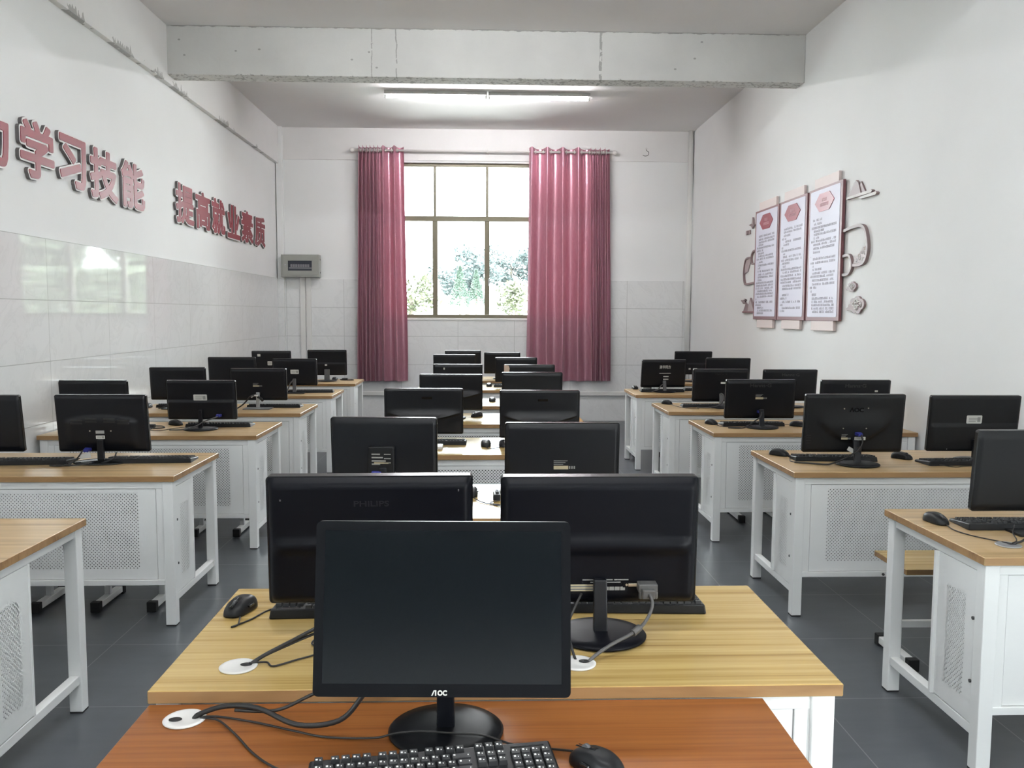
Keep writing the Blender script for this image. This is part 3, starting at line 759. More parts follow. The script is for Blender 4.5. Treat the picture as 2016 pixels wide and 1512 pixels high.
# ------------------------------------------------------------------ desks
DH = .75
_desk = {}
def make_desk(W_, D_, top, edge, grommets, detail=True, H_=DH):
    o = bpy.data.objects.new('computer_desk', None); C.objects.link(o)
    w2 = W_ / 2; zt = H_ - .028
    g = MB().box(-w2, w2, 0, D_, zt, H_)
    for i in range(len(g.f)): g.mi[i] = 0 if i in (0, 1) else 1
    g.build('tabletop', [top, edge], o, .0018, 1)
    for gx, gy in grommets:
        r_ = MB().lathe([(.0, .0), (.038, .0), (.041, .001), (.042, .003), (.040, .0045), (.033, .005), (.030, .0035), (0, .0035)], (gx, gy, H_), 30)
        go = r_.build('cable_grommet', M['grommet'], o)
        MB().lathe([(.0, 0), (.013, 0), (.013, .0009), (0, .0009)], (gx + .016, gy + .006, H_ + .0042), 18, .7).build('slot', M['rubber'], go)
    L_ = .05; i_ = .012
    for sx in (-1, 1):
        x0 = sx * (w2 - i_) - (L_ if sx > 0 else 0)
        for y0 in (.012, D_ - .012 - L_):
            lg = MB().box(x0, x0 + L_, y0, y0 + L_, .006, zt).build('leg', M['white_steel'], o, .003)
            MB().box(x0 + .001, x0 + L_ - .001, y0 + .001, y0 + L_ - .001, 0, .007).build('foot_pad', M['rubber'], lg)
        xa = x0 + .007
        MB().box(xa, xa + .036, .062, D_ - .062, .115, .150).build('side_rail', M['white_steel'], o, .003)
        MB().box(xa, xa + .036, .062, D_ - .062, zt - .035, zt).build('side_rail', M['white_steel'], o, .002)
        xs = x0 + L_ / 2 + sx * .014
        pn = MB().box(xs - .004, xs + .004, .066, .305, .155, zt - .037).build('side_panel', M['perf_side'], o)
        MB().box(xs - .018, xs + .006 if sx > 0 else xs + .018, .305, .318, .151, zt - .036).build('panel_lip', M['white_steel'], pn, .002)
        MB().cyl((xs + (.004 if sx > 0 else -.010), .075, .52), .006, .006, 'x', 10).cyl((xs + (.004 if sx > 0 else -.010), .075, .30), .006, .006, 'x', 10).build('bolt', M['bolt'], pn)
    xi = w2 - i_ - L_
    fr = MB()
    fr.box(-xi, xi, .020, .040, .685, zt).box(-xi, xi, .016, .046, .205, .232).box(-xi, -xi + .035, .022, .040, .232, .685).box(xi - .035, xi, .022, .040, .232, .685)
    fr = fr.build('front_frame', M['white_steel'], o, .0015, 1)
    MB().cyl((-xi + .42, .010, .2185), .007, .007, 'y', 10).cyl((xi - .42, .010, .2185), .007, .007, 'y', 10).build('bolt', M['bolt'], fr)
    key = round(W_, 3)
    if key not in _desk: _desk[key] = perforated('perforated_front_steel_%d' % int(W_ * 1000), 'x', -w2 + .185, w2 - .185, .285, .664)
    MB().box(-xi + .0375, xi - .0375, .026, .034, .2345, .6825).build('front_panel', _desk[key], o)
    cv = MB().box(-xi, xi, .060, .068, .215, zt)  # added dark sheets behind the holes stand in for shade inside the desk
    for sx in (-1, 1):
        q = sx * (w2 - i_ - L_ - .006); cv.box(q - .004, q + .004, .068, .30, .16, zt - .04)
    cv.build('hole_shade_sheet', M['hole_shade'], o)
    return o
GR = 'white steel computer desks with wood tops'
WL, DL = 1.395, .70
desk_side = make_desk(WL, DL, M['wood_brown'], M['edge_brown'], [])
DX_L, DX_R = -2.176, 2.236
rowsL = [(2.565, DX_L - .05), (4.105, DX_L - .02), (5.475, DX_L + .015), (6.70, DX_L + .035), (8.12, DX_L + .03), (9.52, DX_L + .04)]
rowsR = [(2.672, 2.341), (4.170, 2.262), (5.590, 2.238), (6.810, 2.200), (8.240, 2.190)]
def grey_grommet(desk, gx, gy):
    go = MB().lathe([(.0, .0), (.038, .0), (.041, .001), (.042, .003), (.040, .0045), (.033, .005), (.030, .0035), (0, .0035)], (gx, gy, DH), 30).build('cable_grommet', M['silver'], desk)
    MB().lathe([(.0, 0), (.016, 0), (.016, .0009), (0, .0009)], (gx + .016, gy + .006, DH + .0042), 18, .7).build('slot', M['rubber'], go)
names6 = ['nearest the camera', 'second from the camera', 'third from the camera', 'fourth from the camera', 'fifth from the camera', 'farthest, under the electrical box']
desk_side['category'] = 'desk'; desk_side['group'] = GR
first = True
for (y, x), nm in zip(rowsL, names6):
    lb = 'wood-topped white steel desk along the tiled wall, ' + nm
    if first: desk_side.location = (x, y, 0); desk_side['label'] = lb; first = False
    else: dup(desk_side, (x, y, 0), 0, lb, GR)
for (y, x), nm in zip(rowsR, ['nearest the camera', 'second from the camera', 'third from the camera', 'fourth from the camera', 'fifth from the camera']):
    dk = dup(desk_side, (x, y, 0), 0, 'wood-topped white steel desk along the notice board wall, ' + nm, GR)
    if y < 3: grey_grommet(dk, -.528, .145)
d5 = make_desk(.98, .70, M['wood_brown'], M['edge_brown'], [])
d5.location = (2.44, 9.60, 0); tag(d5, 'short wood-topped desk in the far corner by the notice board wall', 'desk', GR)
WC = 1.48
desk_c = make_desk(WC, .665, M['wood_yellow'], M['edge_brown'], [(-WC / 2 + .156, .117), (.178, .117)])
desk_c['category'] = 'desk'
ctr = [1.742, 3.235, 4.715, 6.04, 7.225, 8.74, 9.99]; CXS = [.036, .03, .02, .0, .03, .04, .05]
nm7 = ['with pale oak top behind the reddish desk', 'second from the camera', 'third from the camera', 'fourth from the camera', 'fifth from the camera', 'sixth from the camera', 'last, in front of the window']
for i, (y, x, nm) in enumerate(zip(ctr, CXS, nm7)):
    lb = 'white steel desk in the middle column, ' + nm
    if i == 0: desk_c.location = (x, y, 0); desk_c['label'] = lb; desk_c['group'] = GR
    else: dup(desk_c, (x, y, 0), 0, lb, GR)
# reddish desk in front, turned round so its back edge butts against the pale one
DFH = .722
desk_f = make_desk(1.30, .62, M['wood_red'], M['edge_red'], [(.552, .070)], H_=DFH)
desk_f.rotation_euler = (0, 0, R(180)); desk_f.location = (-.05, 1.740, 0)
tag(desk_f, 'desk with reddish brown top closest to the camera', 'desk')

# ------------------------------------------------------------------ stools
def make_stool():
    o = bpy.data.objects.new('stool', None); C.objects.link(o)
    g = MB().box(-.19, .19, 0, .30, .425, .45)
    for i in range(len(g.f)): g.mi[i] = 0 if i in (0, 1) else 1
    g.build('seat', [M['wood_yellow'], M['edge_brown']], o, .002, 1)
    for sx in (-1, 1):
        x = sx * .143
        lg = MB().box(x - .015, x + .015, .135, .165, .045, .425).box(x - .02, x + .02, -.01, .31, .012, .045).build('leg', M['white_steel'], o, .003)
        for y in (-.012, .278): MB().box(x - .024, x + .024, y, y + .036, 0, .052).build('foot_cap', M['rubber'], lg, .003)
    MB().box(-.143, .143, .138, .162, .14, .17).build('crossbar', M['white_steel'], o, .002)
    MB().box(-.165, .165, .12, .18, .405, .425).build('seat_support', M['bolt'], o)
    return o
st = make_stool(); st['category'] = 'stool'; SG = 'wooden stools with white T-shaped legs'
spots = [(2.01, 3.515, 'wooden stool showing its seat behind the nearest notice-board-side desk'), (-1.853, 4.33, 'white-legged stool under the second tiled-wall desk, aisle seat'),
         (-2.44, 4.32, 'white-legged stool under the second tiled-wall desk, wall seat'), (-1.846, 5.81, 'white-legged stool under the third tiled-wall desk, aisle seat'),
         (-2.46, 5.82, 'white-legged stool under the third tiled-wall desk, wall seat'),
         (1.78, 9.02, 'white-legged stool under the fifth notice-board-side desk, aisle seat'), (2.062, 6.14, 'white-legged stool under the third notice-board-side desk'),
         (1.93, 7.28, 'white-legged stool under the fourth notice-board-side desk')]
for i, (x, y, lb) in enumerate(spots):
    if i == 0: st.location = (x, y, 0); st['label'] = lb; st['group'] = SG
    else: dup(st, (x, y, 0), 0, lb, SG)

# ------------------------------------------------------------------ monitors
def smooth(a, b, x):
    t = max(0, min(1, (x - a) / (b - a))) if b != a else (1.0 if x > a else 0.0); return t * t * (3 - 2 * t)
def back_fn(style):
    def edge(u, v, k=.06): return smooth(0, k, min(1 - abs(u), 1)) * smooth(0, k, min(v, 1 - v))
    if style == 'crescent':
        def cr(u, v):
            A = .034 * max(0, 1 - (u / .94) ** 2); vc = .345 + .135 * min(1, (u / .94) ** 2)
            t = max(0, min(1, (.60 - v) / (.60 - vc)))
            return .010 * edge(u, v, .022) + (A * t * t if v >= vc else A * smooth(vc - .035, vc, v))
        return cr
    if style == 'philips':
        return lambda u, v: .020 * edge(u, v, .05) + .010 * smooth(.50 + .06 * max(0, 1 - u * u), .50, v) * smooth(1, .82, abs(u)) - .010 * smooth(.44, .40, v) * smooth(.95, .8, abs(u))
    if style == 'smile':
        return lambda u, v: .010 * edge(u, v, .022) + .013 * (smooth(.16 + .26 * (u / .62) ** 2, .22 + .26 * (u / .62) ** 2, v) * smooth(.80, .4, v) * smooth(.8, .55, abs(u)))
    if style == 'step':
        return lambda u, v: .010 * edge(u, v, .022) + .016 * smooth(.50, .47, v) * smooth(1, .93, abs(u))
    if style == 'vents':
        return lambda u, v: .012 * edge(u, v, .022) + .016 * smooth(.66 - .12 * u * u, .60 - .12 * u * u, v) * smooth(.86, .6, abs(u)) * smooth(.0, .2, v)
    return lambda u, v: .010 * edge(u, v, .022)
MON = {}
def monitor(key, x, y, zb, zt, w_, style='flat', tilt=6.0, rz=0.0, base='disc', label=None, logo=None, plug=None, neck='black', sticker=(), dz=DH, cable=None, mat_=None, extra=None, by=None, group='monitors', thick=.018, rim=None):
    """x, y = panel centre; zb/zt world heights of the panel's bottom/top; back faces -y. dz = table height"""
    m = mat_ or M['black']
    o = thing('computer_monitor', label, 'monitor', (x, y, dz), rz, group)
    h_ = zt - zb; zc = (zt + zb) / 2 - dz; t = R(tilt)
    # tilt about the panel's centre: the top leans back towards -y
    PT = Matrix.Translation((0, 0, zc)) @ Matrix.Rotation(t, 4, 'X')
    hs = h_ / math.cos(t); r_ = .010
    fn = back_fn(style)
    g = MB(); g.prism(rrect(w_, hs, r_), -thick * .35, thick * .65, 1, PT)
    # moulded back shell
    nx, nz = (44, 70) if style == 'crescent' else ((44, 34) if style != 'flat' else (26, 20))
    vs = []
    for j in range(nz + 1):
        for i in range(nx + 1):
            u = -1 + 2 * i / nx; v = j / nz
            # pack rows close to the edges so the shell's shoulder is round
            u = math.copysign(1 - (1 - abs(u)) ** 1.35, u)
            vs.append((u * (w_ / 2 - .0035), -thick * .35 - fn(u, v), (v - .5) * (hs - .007)))
    fs = [(j * (nx + 1) + i, j * (nx + 1) + i + 1, (j + 1) * (nx + 1) + i + 1, (j + 1) * (nx + 1) + i) for j in range(nz) for i in range(nx)]
    g.add(vs, fs, 0, True, PT)
    hs_o = g.build('housing', [m, rim or M['rim']], o, fix=False)
    yb = lambda u, v: -thick * .35 - fn(u, v)
    sg = MB().box(-w_ / 2 + .017, w_ / 2 - .017, thick * .65 - .0025, thick * .65 + .0006, -hs / 2 + .024, hs / 2 - .017, 0, PT)
    sg.build('screen', M['screen'], o)
    # stand
    byy = (by if by is not None else -.035)
    ntop = zc - h_ / 2 + .07
    nm_ = M['silver'] if neck == 'silver' else (M['grey_plastic'] if neck in ('grey', 'block') else M['black'])
    nw = .062 if neck == 'block' else (.028 if neck in ('silver', 'thin') else .034)
    nd = .02
    yt = -.012 - (ntop - zc) * math.sin(t) * -1 * 0 - .014
    g = MB()
    v0 = [(-nw / 2, byy - nd / 2, .010), (nw / 2, byy - nd / 2, .010), (nw / 2, byy + nd / 2, .010), (-nw / 2, byy + nd / 2, .010)]
    v1 = [(-nw / 2 * .95, yt - nd, ntop), (nw / 2 * .95, yt - nd, ntop), (nw / 2 * .95, yt, ntop), (-nw / 2 * .95, yt, ntop)]
    g.add(v0 + v1, [(0, 3, 2, 1), (4, 5, 6, 7), (0, 1, 5, 4), (1, 2, 6, 5), (2, 3, 7, 6), (3, 0, 4, 7)])
    g.build('neck', nm_, o, .003)
    if base == 'disc':
        MB().lathe([(.0, .0), (.104, .0), (.112, .003), (.113, .007), (.108, .011), (.085, .013), (.04, .015), (.0, .016)], (0, byy, 0), 44, .95).build('stand_base', m if neck != 'silver' else M['grey_plastic'], o)
    elif base == 'oval':
        MB().lathe([(.0, .0), (.134, .0), (.142, .002), (.143, .006), (.13, .010), (.08, .016), (.03, .02), (.0, .021)], (0, byy, 0), 44, .62).build('stand_base', M['black_gloss'], o)
    else:
        MB().prism(rrect(.22, .15, .012), 0, .009, 0, Matrix.Translation((0, byy, 0)) @ Matrix.Rotation(R(90), 4, 'X')).build('stand_base', M['grey_plastic'] if neck == 'silver' else m, o, .002)
    def on_back(u, v, lift=.0008):
        return PT @ Matrix.Translation((u * w_ / 2, yb(u, v) - lift, (v - .5) * hs))
    for (u, v, sw, sh, kind) in sticker:
        mt = on_back(u, v)
        if kind == 'spec':       # dark rating print with a light bar
            g = MB().box(-sw / 2, sw / 2, -.0006, .004, -sh / 2, -sh / 2 + sh * .34, 0, mt)
            for k in range(3): g.box(-sw / 2, sw / 2 * (.3 + .3 * k), -.0004, .003, sh * (-.05 + .17 * k), sh * (.0 + .17 * k), 1, mt)
            for k in range(3): g.box(sw * (.55 + .16 * k), sw * (.64 + .16 * k), -.0004, .003, -sh * .45, -sh * .2, 1, mt)
            g.build('rating_label', [M['label_tan'], M['print_grey']], hs_o)
        elif kind == 'mark':
            MB().box(-sw / 2, sw / 2, -.0006, .004, -sh / 2, sh / 2, 0, mt).build('screw_cover', M['grey_plastic'], hs_o)
        elif kind == 'tan':
            g = MB().box(-sw / 2, sw / 2, -.0006, .004, -sh / 2, sh / 2, 0, mt)
            for k in range(2): g.box(-sw * .46, sw * (.3 + .12 * k), -.0010, .003, sh * (-.32 + .42 * k), sh * (-.12 + .42 * k), 1, mt)
            g.build('rating_label', [M['label_tan'], M['ink']], hs_o)
        elif kind == 'tape':
            pl = [(-sw / 2, -sh / 2), (sw * .5, -sh / 2), (sw * .42, -sh * .2), (sw * .5, sh * .1), (sw * .3, sh * .4), (-sw / 2, sh / 2)]
            MB().prism(pl, -.0006, .004, 0, mt).build('torn_tape', M['tape'], hs_o)
        else:
            g = MB().prism(rrect(sw, sh, min(sw, sh) * .12), -.0006, .004, 0, mt)
            if kind == 'paper':
                for k in range(3): g.box(-sw * .36, sw * (.1 + .1 * k), -.0010, .003, sh * (-.28 + .2 * k), sh * (-.2 + .2 * k), 1, mt)
                g.box(sw * .2, sw * .4, -.0010, .003, -sh * .3, sh * .28, 1, mt)
            elif kind == 'barcode':
                for k in range(7): g.box(-sw * .4 + k * sw * .115, -sw * .4 + k * sw * .115 + sw * .05, -.0010, .003, -sh * .3, sh * .3, 1, mt)
            g.build('rating_label', [M['label_white'], M['print_grey']], hs_o)
    if logo:
        s_, lw, lh, u, v, mk = logo
        tv, tf = fit_text(s_, lw, lh, .0008, .012)
        mt = on_back(u, v, .0004) @ BACK
        MB().add(tv, tf, 0, False, mt).build('logo', M[mk], hs_o, fix=False)
    if plug:
        u, v, col = plug
        mt = on_back(u, v, 0)
        pg = MB().box(-.017, .017, -.016, .004, -.008, .008, 0, mt).box(-.013, .013, -.036, -.014, -.007, .007, 0, mt).build('video_plug', M[col], o, .002)
    if extra: extra(o, hs_o, PT, on_back)
    if cable:
        for pts, rad, mk in cable:
            inv = Matrix.Rotation(-rz, 4, 'Z')
            P = [inv @ (Vector(p) - Vector((x, y, dz))) for p in pts]
            MB().tube(P, rad, 8).build('cable', M[mk], o)
    MON[key] = o; return o
SPEC = lambda u, v, w_=.045, h_=.03: (u, v, w_, h_, 'spec')
# middle column -----------------------------------------------------------------------------------
def ports(o, hs_o, PT, on_back):
    mt = on_back(.36, .165, .0)
    MB().box(-.030, .018, -.002, .004, -.007, .007, 0, mt).build('port_panel', M['edge_black'], hs_o)
    MB().box(-.017, .006, -.005, .002, -.004, .004, 0, mt).build('video_port', M['metal'], hs_o, .001)
    MB().cyl((0, 0, 0), .003, .005, 'y', 8, mtx=on_back(.275, .165, .003)).cyl((0, 0, 0), .003, .005, 'y', 8, mtx=on_back(.41, .165, .003)).build('port_screw', M['metal'], hs_o)
    g = MB()
    for k in range(6): g.box(-.006 + 0, .006, -.0008, .003, -.0045, .0045, 0, on_back(-.04 + .055 * k, .135))
    for k in range(5): g.box(-.018, .018, -.0008, .003, -.0012, .0012, 0, on_back(-.1 + .08 * k, .205 - .02 * (k % 2)))
    g.build('rating_marks', M['print_grey'], hs_o)
def grip(o, hs_o, PT, on_back):
    ports(o, hs_o, PT, on_back)
    pg = MB().box(-.024, .024, -.028, .004, -.010, .012).box(-.016, .016, -.040, -.020, -.022, .002).cyl((-.018, -.024, -.026), .005, .02, 'z', 10).cyl((.020, -.024, -.026), .005, .02, 'z', 10)
    pg.build('video_plug', M['cable_grey'], o, .003).matrix_local = on_back(.475, .158, 0)
monitor('C0R', .288, 2.075, .820, 1.143, .492, 'philips', 3, 0, 'disc', 'large black monitor behind the screen-side monitor, thick grey cable to the desk', extra=grip, sticker=[(-.17, .142, .085, .017, 'tan')], thick=.03, by=-.05, mat_=M['black_deep'],
        cable=[([(.405, 2.02, .862), (.410, 1.995, .845), (.402, 1.985, .82), (.380, 1.962, .80), (.345, 1.93, .79), (.30, 1.905, .778), (.262, 1.88, .765), (.240, 1.866, .752), (.228, 1.860, .735)], .0042, 'cable_grey'),
               ([(.372, 1.953, .799), (.362, 1.944, .7945), (.352, 1.935, .791)], .0085, 'cable_grey'),
               ([(.24, 2.02, .86), (.20, 1.96, .80), (.205, 1.90, .77), (.218, 1.862, .735)], .0032, 'cable')])
monitor('C0L', -.278, 2.075, .825, 1.146, .503, 'philips', 3, R(1.2), 'disc', 'large black monitor with embossed brand on the pale oak desk, by the lone mouse', logo=('PHILIPS', .085, .014, .02, .80, 'print_faint'), thick=.03, by=-.05, mat_=M['black_deep'],
        sticker=[(-.85, .83, .004, .004, 'mark'), (.86, .9, .003, .005, 'mark')],
        cable=[([(-.30, 2.02, .85), (-.35, 1.98, .82), (-.43, 1.93, .79), (-.50, 1.885, .765), (-.532, 1.868, .745), (-.534, 1.866, .73)], .0045, 'cable'),
               ([(-.31, 2.03, .84), (-.36, 1.985, .80), (-.44, 1.925, .78), (-.505, 1.88, .762), (-.538, 1.868, .73)], .0035, 'cable')])
def backbox(o, hs_o, PT, on_back):
    mt = on_back(-.03, .22, 0)
    bo = MB().box(-.055, .055, -.026, .004, -.12, .10, 0, mt).build('rear_box', M['black2'], hs_o, .006)
    g = MB()
    for k in range(4): g.box(-.04, -.005 + .012 * (k % 3), -.0268, -.0255, .065 - k * .014, .071 - k * .014, 0, mt)
    for k in range(3): g.box(.012, .040, -.0268, -.0255, .066 - k * .018, .070 - k * .018, 0, mt)
    g.box(-.03, .03, -.0268, -.0255, .028, .034, 1, mt)
    g.build('rating_marks', [M['print_grey'], M['label_tan']], hs_o)
    MB().box(-.04, .0, -.040, -.022, -.02, -.003, 0, mt).build('video_plug', M['vga_blue'], o, .003)
    MB().tube([mt @ Vector(q) for q in ((-.03, -.04, -.014), (-.045, -.05, -.035), (-.065, -.05, -.07))], .004, 7).tube([mt @ Vector(q) for q in ((.02, -.028, -.012), (.0, -.045, -.03), (-.03, -.05, -.06))], .003, 7).build('cable', M['cable_grey'], o)
monitor('C1L', -.418, 3.56, .828, 1.106, .448, 'flat', 4, R(-3.5), 'disc', 'black monitor with protruding rear box on the second middle desk', extra=backbox)
monitor('C1R', .333, 3.56, .800, 1.084, .487, 'flat', 4, 0, 'disc', 'black monitor with round corners and tan rating label on the second middle desk', sticker=[SPEC(-.02, .38, .062, .045)], plug=(.03, .13, 'vga_blue'), neck='thin')
def twodark(o, hs_o, PT, on_back):
    MB().box(-.03, .03, -.001, .003, -.007, .007, 0, on_back(.08, .80)).build('brand_plate', M['print_dark'], hs_o)
monitor('C2L', -.357, 5.06, .820, 1.095, .470, 'crescent', 4, 0, 'disc', 'black monitor with crescent ridge on the third middle desk, tiled wall side', extra=twodark)
monitor('C2R', .336, 5.06, .795, 1.085, .480, 'crescent', 4, R(-1), 'disc', 'black monitor with crescent ridge on the third middle desk, notice board side', extra=twodark)
monitor('C3L', -.247, 6.42, .810, 1.083, .477, 'crescent', 4, 0, 'disc', 'black monitor with crescent ridge on the fourth middle desk, tiled wall side')
monitor('C3R', .368, 6.42, .815, 1.099, .461, 'flat', 4, 0, 'disc', 'black monitor on the fourth middle desk, notice board side')
monitor('C4L', -.232, 7.62, .828, 1.088, .443, 'flat', 4, 0, 'disc', 'black monitor with tiny round mark on the fifth middle desk, tiled wall side', sticker=[(-.55, .85, .012, .018, 'dot')])
monitor('C4R', .413, 7.62, .822, 1.085, .455, 'flat', 4, 0, 'disc', 'black monitor with torn tape on its corner, fifth middle desk', sticker=[(-.9, .84, .05, .085, 'tape')])
monitor('C5L', -.313, 9.08, .828, 1.104, .451, 'step', 4, 0, 'disc', 'black monitor on the sixth middle desk, tiled wall side')
monitor('C5R', .348, 9.08, .808, 1.073, .449, 'flat', 4, 0, 'disc', 'black monitor with grey strip on the sixth middle desk, notice board side', sticker=[(.35, .70, .09, .008, 'dot')])
monitor('C6L', -.252, 10.33, .825, 1.093, .439, 'flat', 4, 0, 'disc', 'black monitor on the last middle desk, tiled wall side')
monitor('C6R', .225, 10.33, .812, 1.070, .441, 'flat', 4, 0, 'disc', 'black monitor on the last middle desk, notice board side')
# along the tiled wall -----------------------------------------------------------------------------
def vents(o, hs_o, PT, on_back):
    for u0 in (-.52, -.2, .2, .5):
        g = MB()
        for k in range(2): g.box(-.030, .030, -.0008, .003, -.004, .004, 0, on_back(u0, .60 - .05 * k - .12 * u0 * u0, .0006))
        g.build('vent_grille', M['rubber'], hs_o)
    MB().box(-.022, .022, -.001, .003, -.008, .008, 0, on_back(-.02, .37)).build('metal_plate', M['silver'], hs_o)
    for u in (-.24, .22): MB().cyl((0, 0, 0), .004, .003, 'y', 8, mtx=on_back(u, .39, .002)).build('screw', M['metal'], hs_o)
def ventsx(o, hs_o, PT, on_back):
    vents(o, hs_o, PT, on_back)
    MB().box(-.028, .028, -.004, .004, -.013, .013, 0, Matrix.Translation((-.075, -.055, .040)) @ Matrix.Rotation(R(-8), 4, 'Y')).build('cable_tag', M['label_white'], o, .001)
monitor('L1R', -2.010, 4.52, .803, 1.109, .475, 'vents', 7, 0, 'oval', 'black monitor with vent slots and label, aisle seat of the second tiled-wall desk', extra=ventsx, sticker=[(-.02, .28, .046, .018, 'paper')], plug=(-.33, .06, 'vga_blue'),
        cable=[([(-2.09, 4.45, .82), (-2.10, 4.42, .79), (-2.12, 4.38, .765), (-2.16, 4.36, .757), (-2.22, 4.37, .756)], .004, 'cable'), ([(-1.92, 4.46, .81), (-1.93, 4.44, .78), (-1.99, 4.42, .758), (-2.06, 4.40, .757), (-2.13, 4.37, .756), (-2.19, 4.38, .757)], .0035, 'cable'),
               ([(-2.10, 4.37, .757), (-2.14, 4.40, .760), (-2.16, 4.43, .768), (-2.10, 4.44, .78)], .003, 'cable')])
monitor('L1L', -2.665, 4.52, .803, 1.106, .475, 'flat', 7, 0, 'oval', 'black monitor cut by the picture edge on the wall seat of the second tiled-wall desk')
monitor('L2R', -1.913, 5.80, .815, 1.083, .466, 'step', 6, 0, 'disc', 'black monitor with white paper label, aisle seat of the third tiled-wall desk', sticker=[(-.02, .57, .09, .042, 'paper')], plug=(.52, .13, 'vga_blue'), neck='thin',
        cable=[([(-1.79, 5.745, .842), (-1.82, 5.74, .83), (-1.88, 5.735, .81), (-1.93, 5.73, .78), (-2.02, 5.72, .757), (-2.10, 5.70, .757)], .004, 'cable_grey')])
monitor('L2L', -2.660, 5.85, .812, 1.079, .474, 'flat', 6, 0, 'disc', 'plain black monitor on the wall seat of the third tiled-wall desk')
monitor('L3R', -1.857, 7.05, .818, 1.083, .460, 'flat', 6, 0, 'plate', 'black monitor on silver neck and square foot, aisle seat of the fourth tiled-wall desk', sticker=[SPEC(-.08, .50, .05, .034)], neck='silver', plug=(.0, .22, 'rubber'),
        cable=[([(-1.86, 6.99, .87), (-1.90, 6.96, .86), (-1.93, 6.97, .83), (-1.97, 6.98, .79), (-2.02, 6.98, .757)], .006, 'cable'), ([(-1.85, 6.985, .86), (-1.88, 6.975, .865), (-1.90, 6.97, .85)], .007, 'label_white'), ([(-1.85, 6.99, .85), (-1.82, 6.97, .84), (-1.81, 6.98, .82)], .010, 'rubber')])
monitor('L3L', -2.520, 7.07, .820, 1.090, .456, 'flat', 6, 0, 'plate', 'plain black monitor on the wall seat of the fourth tiled-wall desk', cable=[([(-2.50, 7.03, .84), (-2.55, 7.0, .80), (-2.62, 6.98, .765), (-2.66, 7.0, .757)], .005, 'cable')])
monitor('L4R', -1.868, 8.45, .822, 1.088, .434, 'flat', 6, 0, 'plate', 'black monitor with pale label on the aisle seat of the fifth tiled-wall desk', sticker=[(.0, .52, .082, .042, 'paper')], neck='grey', cable=[([(-1.87, 8.39, .88), (-1.90, 8.38, .85), (-1.92, 8.38, .80), (-1.93, 8.37, .765)], .006, 'cable_grey')])
monitor('L4L', -2.483, 8.46, .818, 1.102, .466, 'flat', 6, 0, 'plate', 'plain black monitor on the wall seat of the fifth tiled-wall desk')
monitor('L5R', -1.818, 9.92, .818, 1.112, .448, 'step', 6, R(2), 'disc', 'black monitor with wide block neck on the farthest tiled-wall desk, aisle seat', neck='block', sticker=[(-.05, .42, .026, .018, 'dot')])
monitor('L5L', -2.459, 9.92, .815, 1.099, .450, 'flat', 6, 0, 'disc', 'black monitor with two small pale stickers on the farthest tiled-wall desk, wall seat', sticker=[(-.62, .83, .034, .028, 'dot'), (-.08, .50, .052, .045, 'barcode')])
# along the notice board wall -----------------------------------------------------------------------
monitor('R0', 2.035, 3.02, .822, 1.126, .475, 'flat', 5, 0, 'plate', 'black monitor cut by the picture edge on the nearest notice-board-side desk', neck='black', by=-.02, mat_=M['black2'],
        cable=[([(2.09, 2.99, .85), (2.02, 2.93, .82), (1.95, 2.88, .79), (1.875, 2.83, .765), (1.838, 2.818, .757), (1.826, 2.816, .74)], .004, 'cable')])
def aocx(o, hs_o, PT, on_back):
    for u, v in ((-.24, .43), (.22, .43), (-.23, .76), (.25, .77)): MB().cyl((0, 0, 0), .0035, .003, 'y', 8, mtx=on_back(u, v, .0025)).build('screw', M['metal'], hs_o)
    g = MB()
    for k in range(4): g.box(-.012, .012, -.001, .003, -.0012, .0012, 0, on_back(-.9, .30 - .045 * k))
    g.build('vent_grille', M['rubber'], hs_o)
    pm = on_back(-.06, .16, .02)
    MB().prism(rrect(.045, .022, .003), -.004, .0, 0, Matrix.Translation((-.025, -.045, .075)) @ Matrix.Rotation(R(30), 4, 'Y')).build('cable_tag', M['label_white'], o)
    pv = on_back(.05, .0, .02)
    MB().cyl((0, 0, 0), .014, .04, 'z', 14, mtx=Matrix.Translation((0.012, -.05, .055))).build('cable_clip', M['rubber'], o)
monitor('R1L', 1.980, 4.45, .807, 1.122, .540, 'smile', 6, 0, 'disc', 'large black monitor with dark embossed brand on the second notice-board-side desk, aisle seat', logo=('ΛOC', .075, .024, .02, .74, 'print_dark'), mat_=M['black2'], extra=aocx,
        sticker=[SPEC(-.20, .29, .034, .034), (.11, .255, .06, .018, 'barcode')], plug=(.06, .34, 'vga_blue'), by=-.07,
        cable=[([(2.0, 4.39, .91), (2.0, 4.375, .87), (1.975, 4.37, .83), (1.91, 4.37, .79), (1.84, 4.365, .762), (1.80, 4.36, .757), (1.72, 4.40, .757), (1.66, 4.43, .757)], .0045, 'cable')])
monitor('R1R', 2.675, 4.52, .800, 1.109, .50, 'step', 6, 0, 'disc', 'large black monitor with pale label on the wall seat of the second notice-board-side desk', mat_=M['black2'], sticker=[(-.02, .58, .085, .045, 'paper'), (-.60, .06, .004, .004, 'dot')])
monitor('R2L', 1.950, 5.90, .810, 1.087, .497, 'flat', 7, 0, 'disc', 'black monitor with brand lettering and pale label on the third notice-board-side desk', logo=('Hanns·G', .15, .026, -.02, .86, 'print_dim'), sticker=[(-.04, .58, .055, .042, 'spec')], plug=(-.02, .19, 'vga_blue'), by=-.06,
        cable=[([(1.945, 5.84, .86), (1.93, 5.82, .83), (1.88, 5.80, .80), (1.82, 5.78, .765), (1.77, 5.78, .757), (1.70, 5.80, .757)], .0045, 'cable')])
monitor('R2R', 2.636, 5.92, .810, 1.083, .500, 'flat', 6, 0, 'disc', 'black monitor with faint brand lettering, wall seat of the third notice-board-side desk', logo=('Hanns·G', .15, .026, -.02, .86, 'print_dim'), sticker=[(.58, .72, .022, .012, 'dot')])
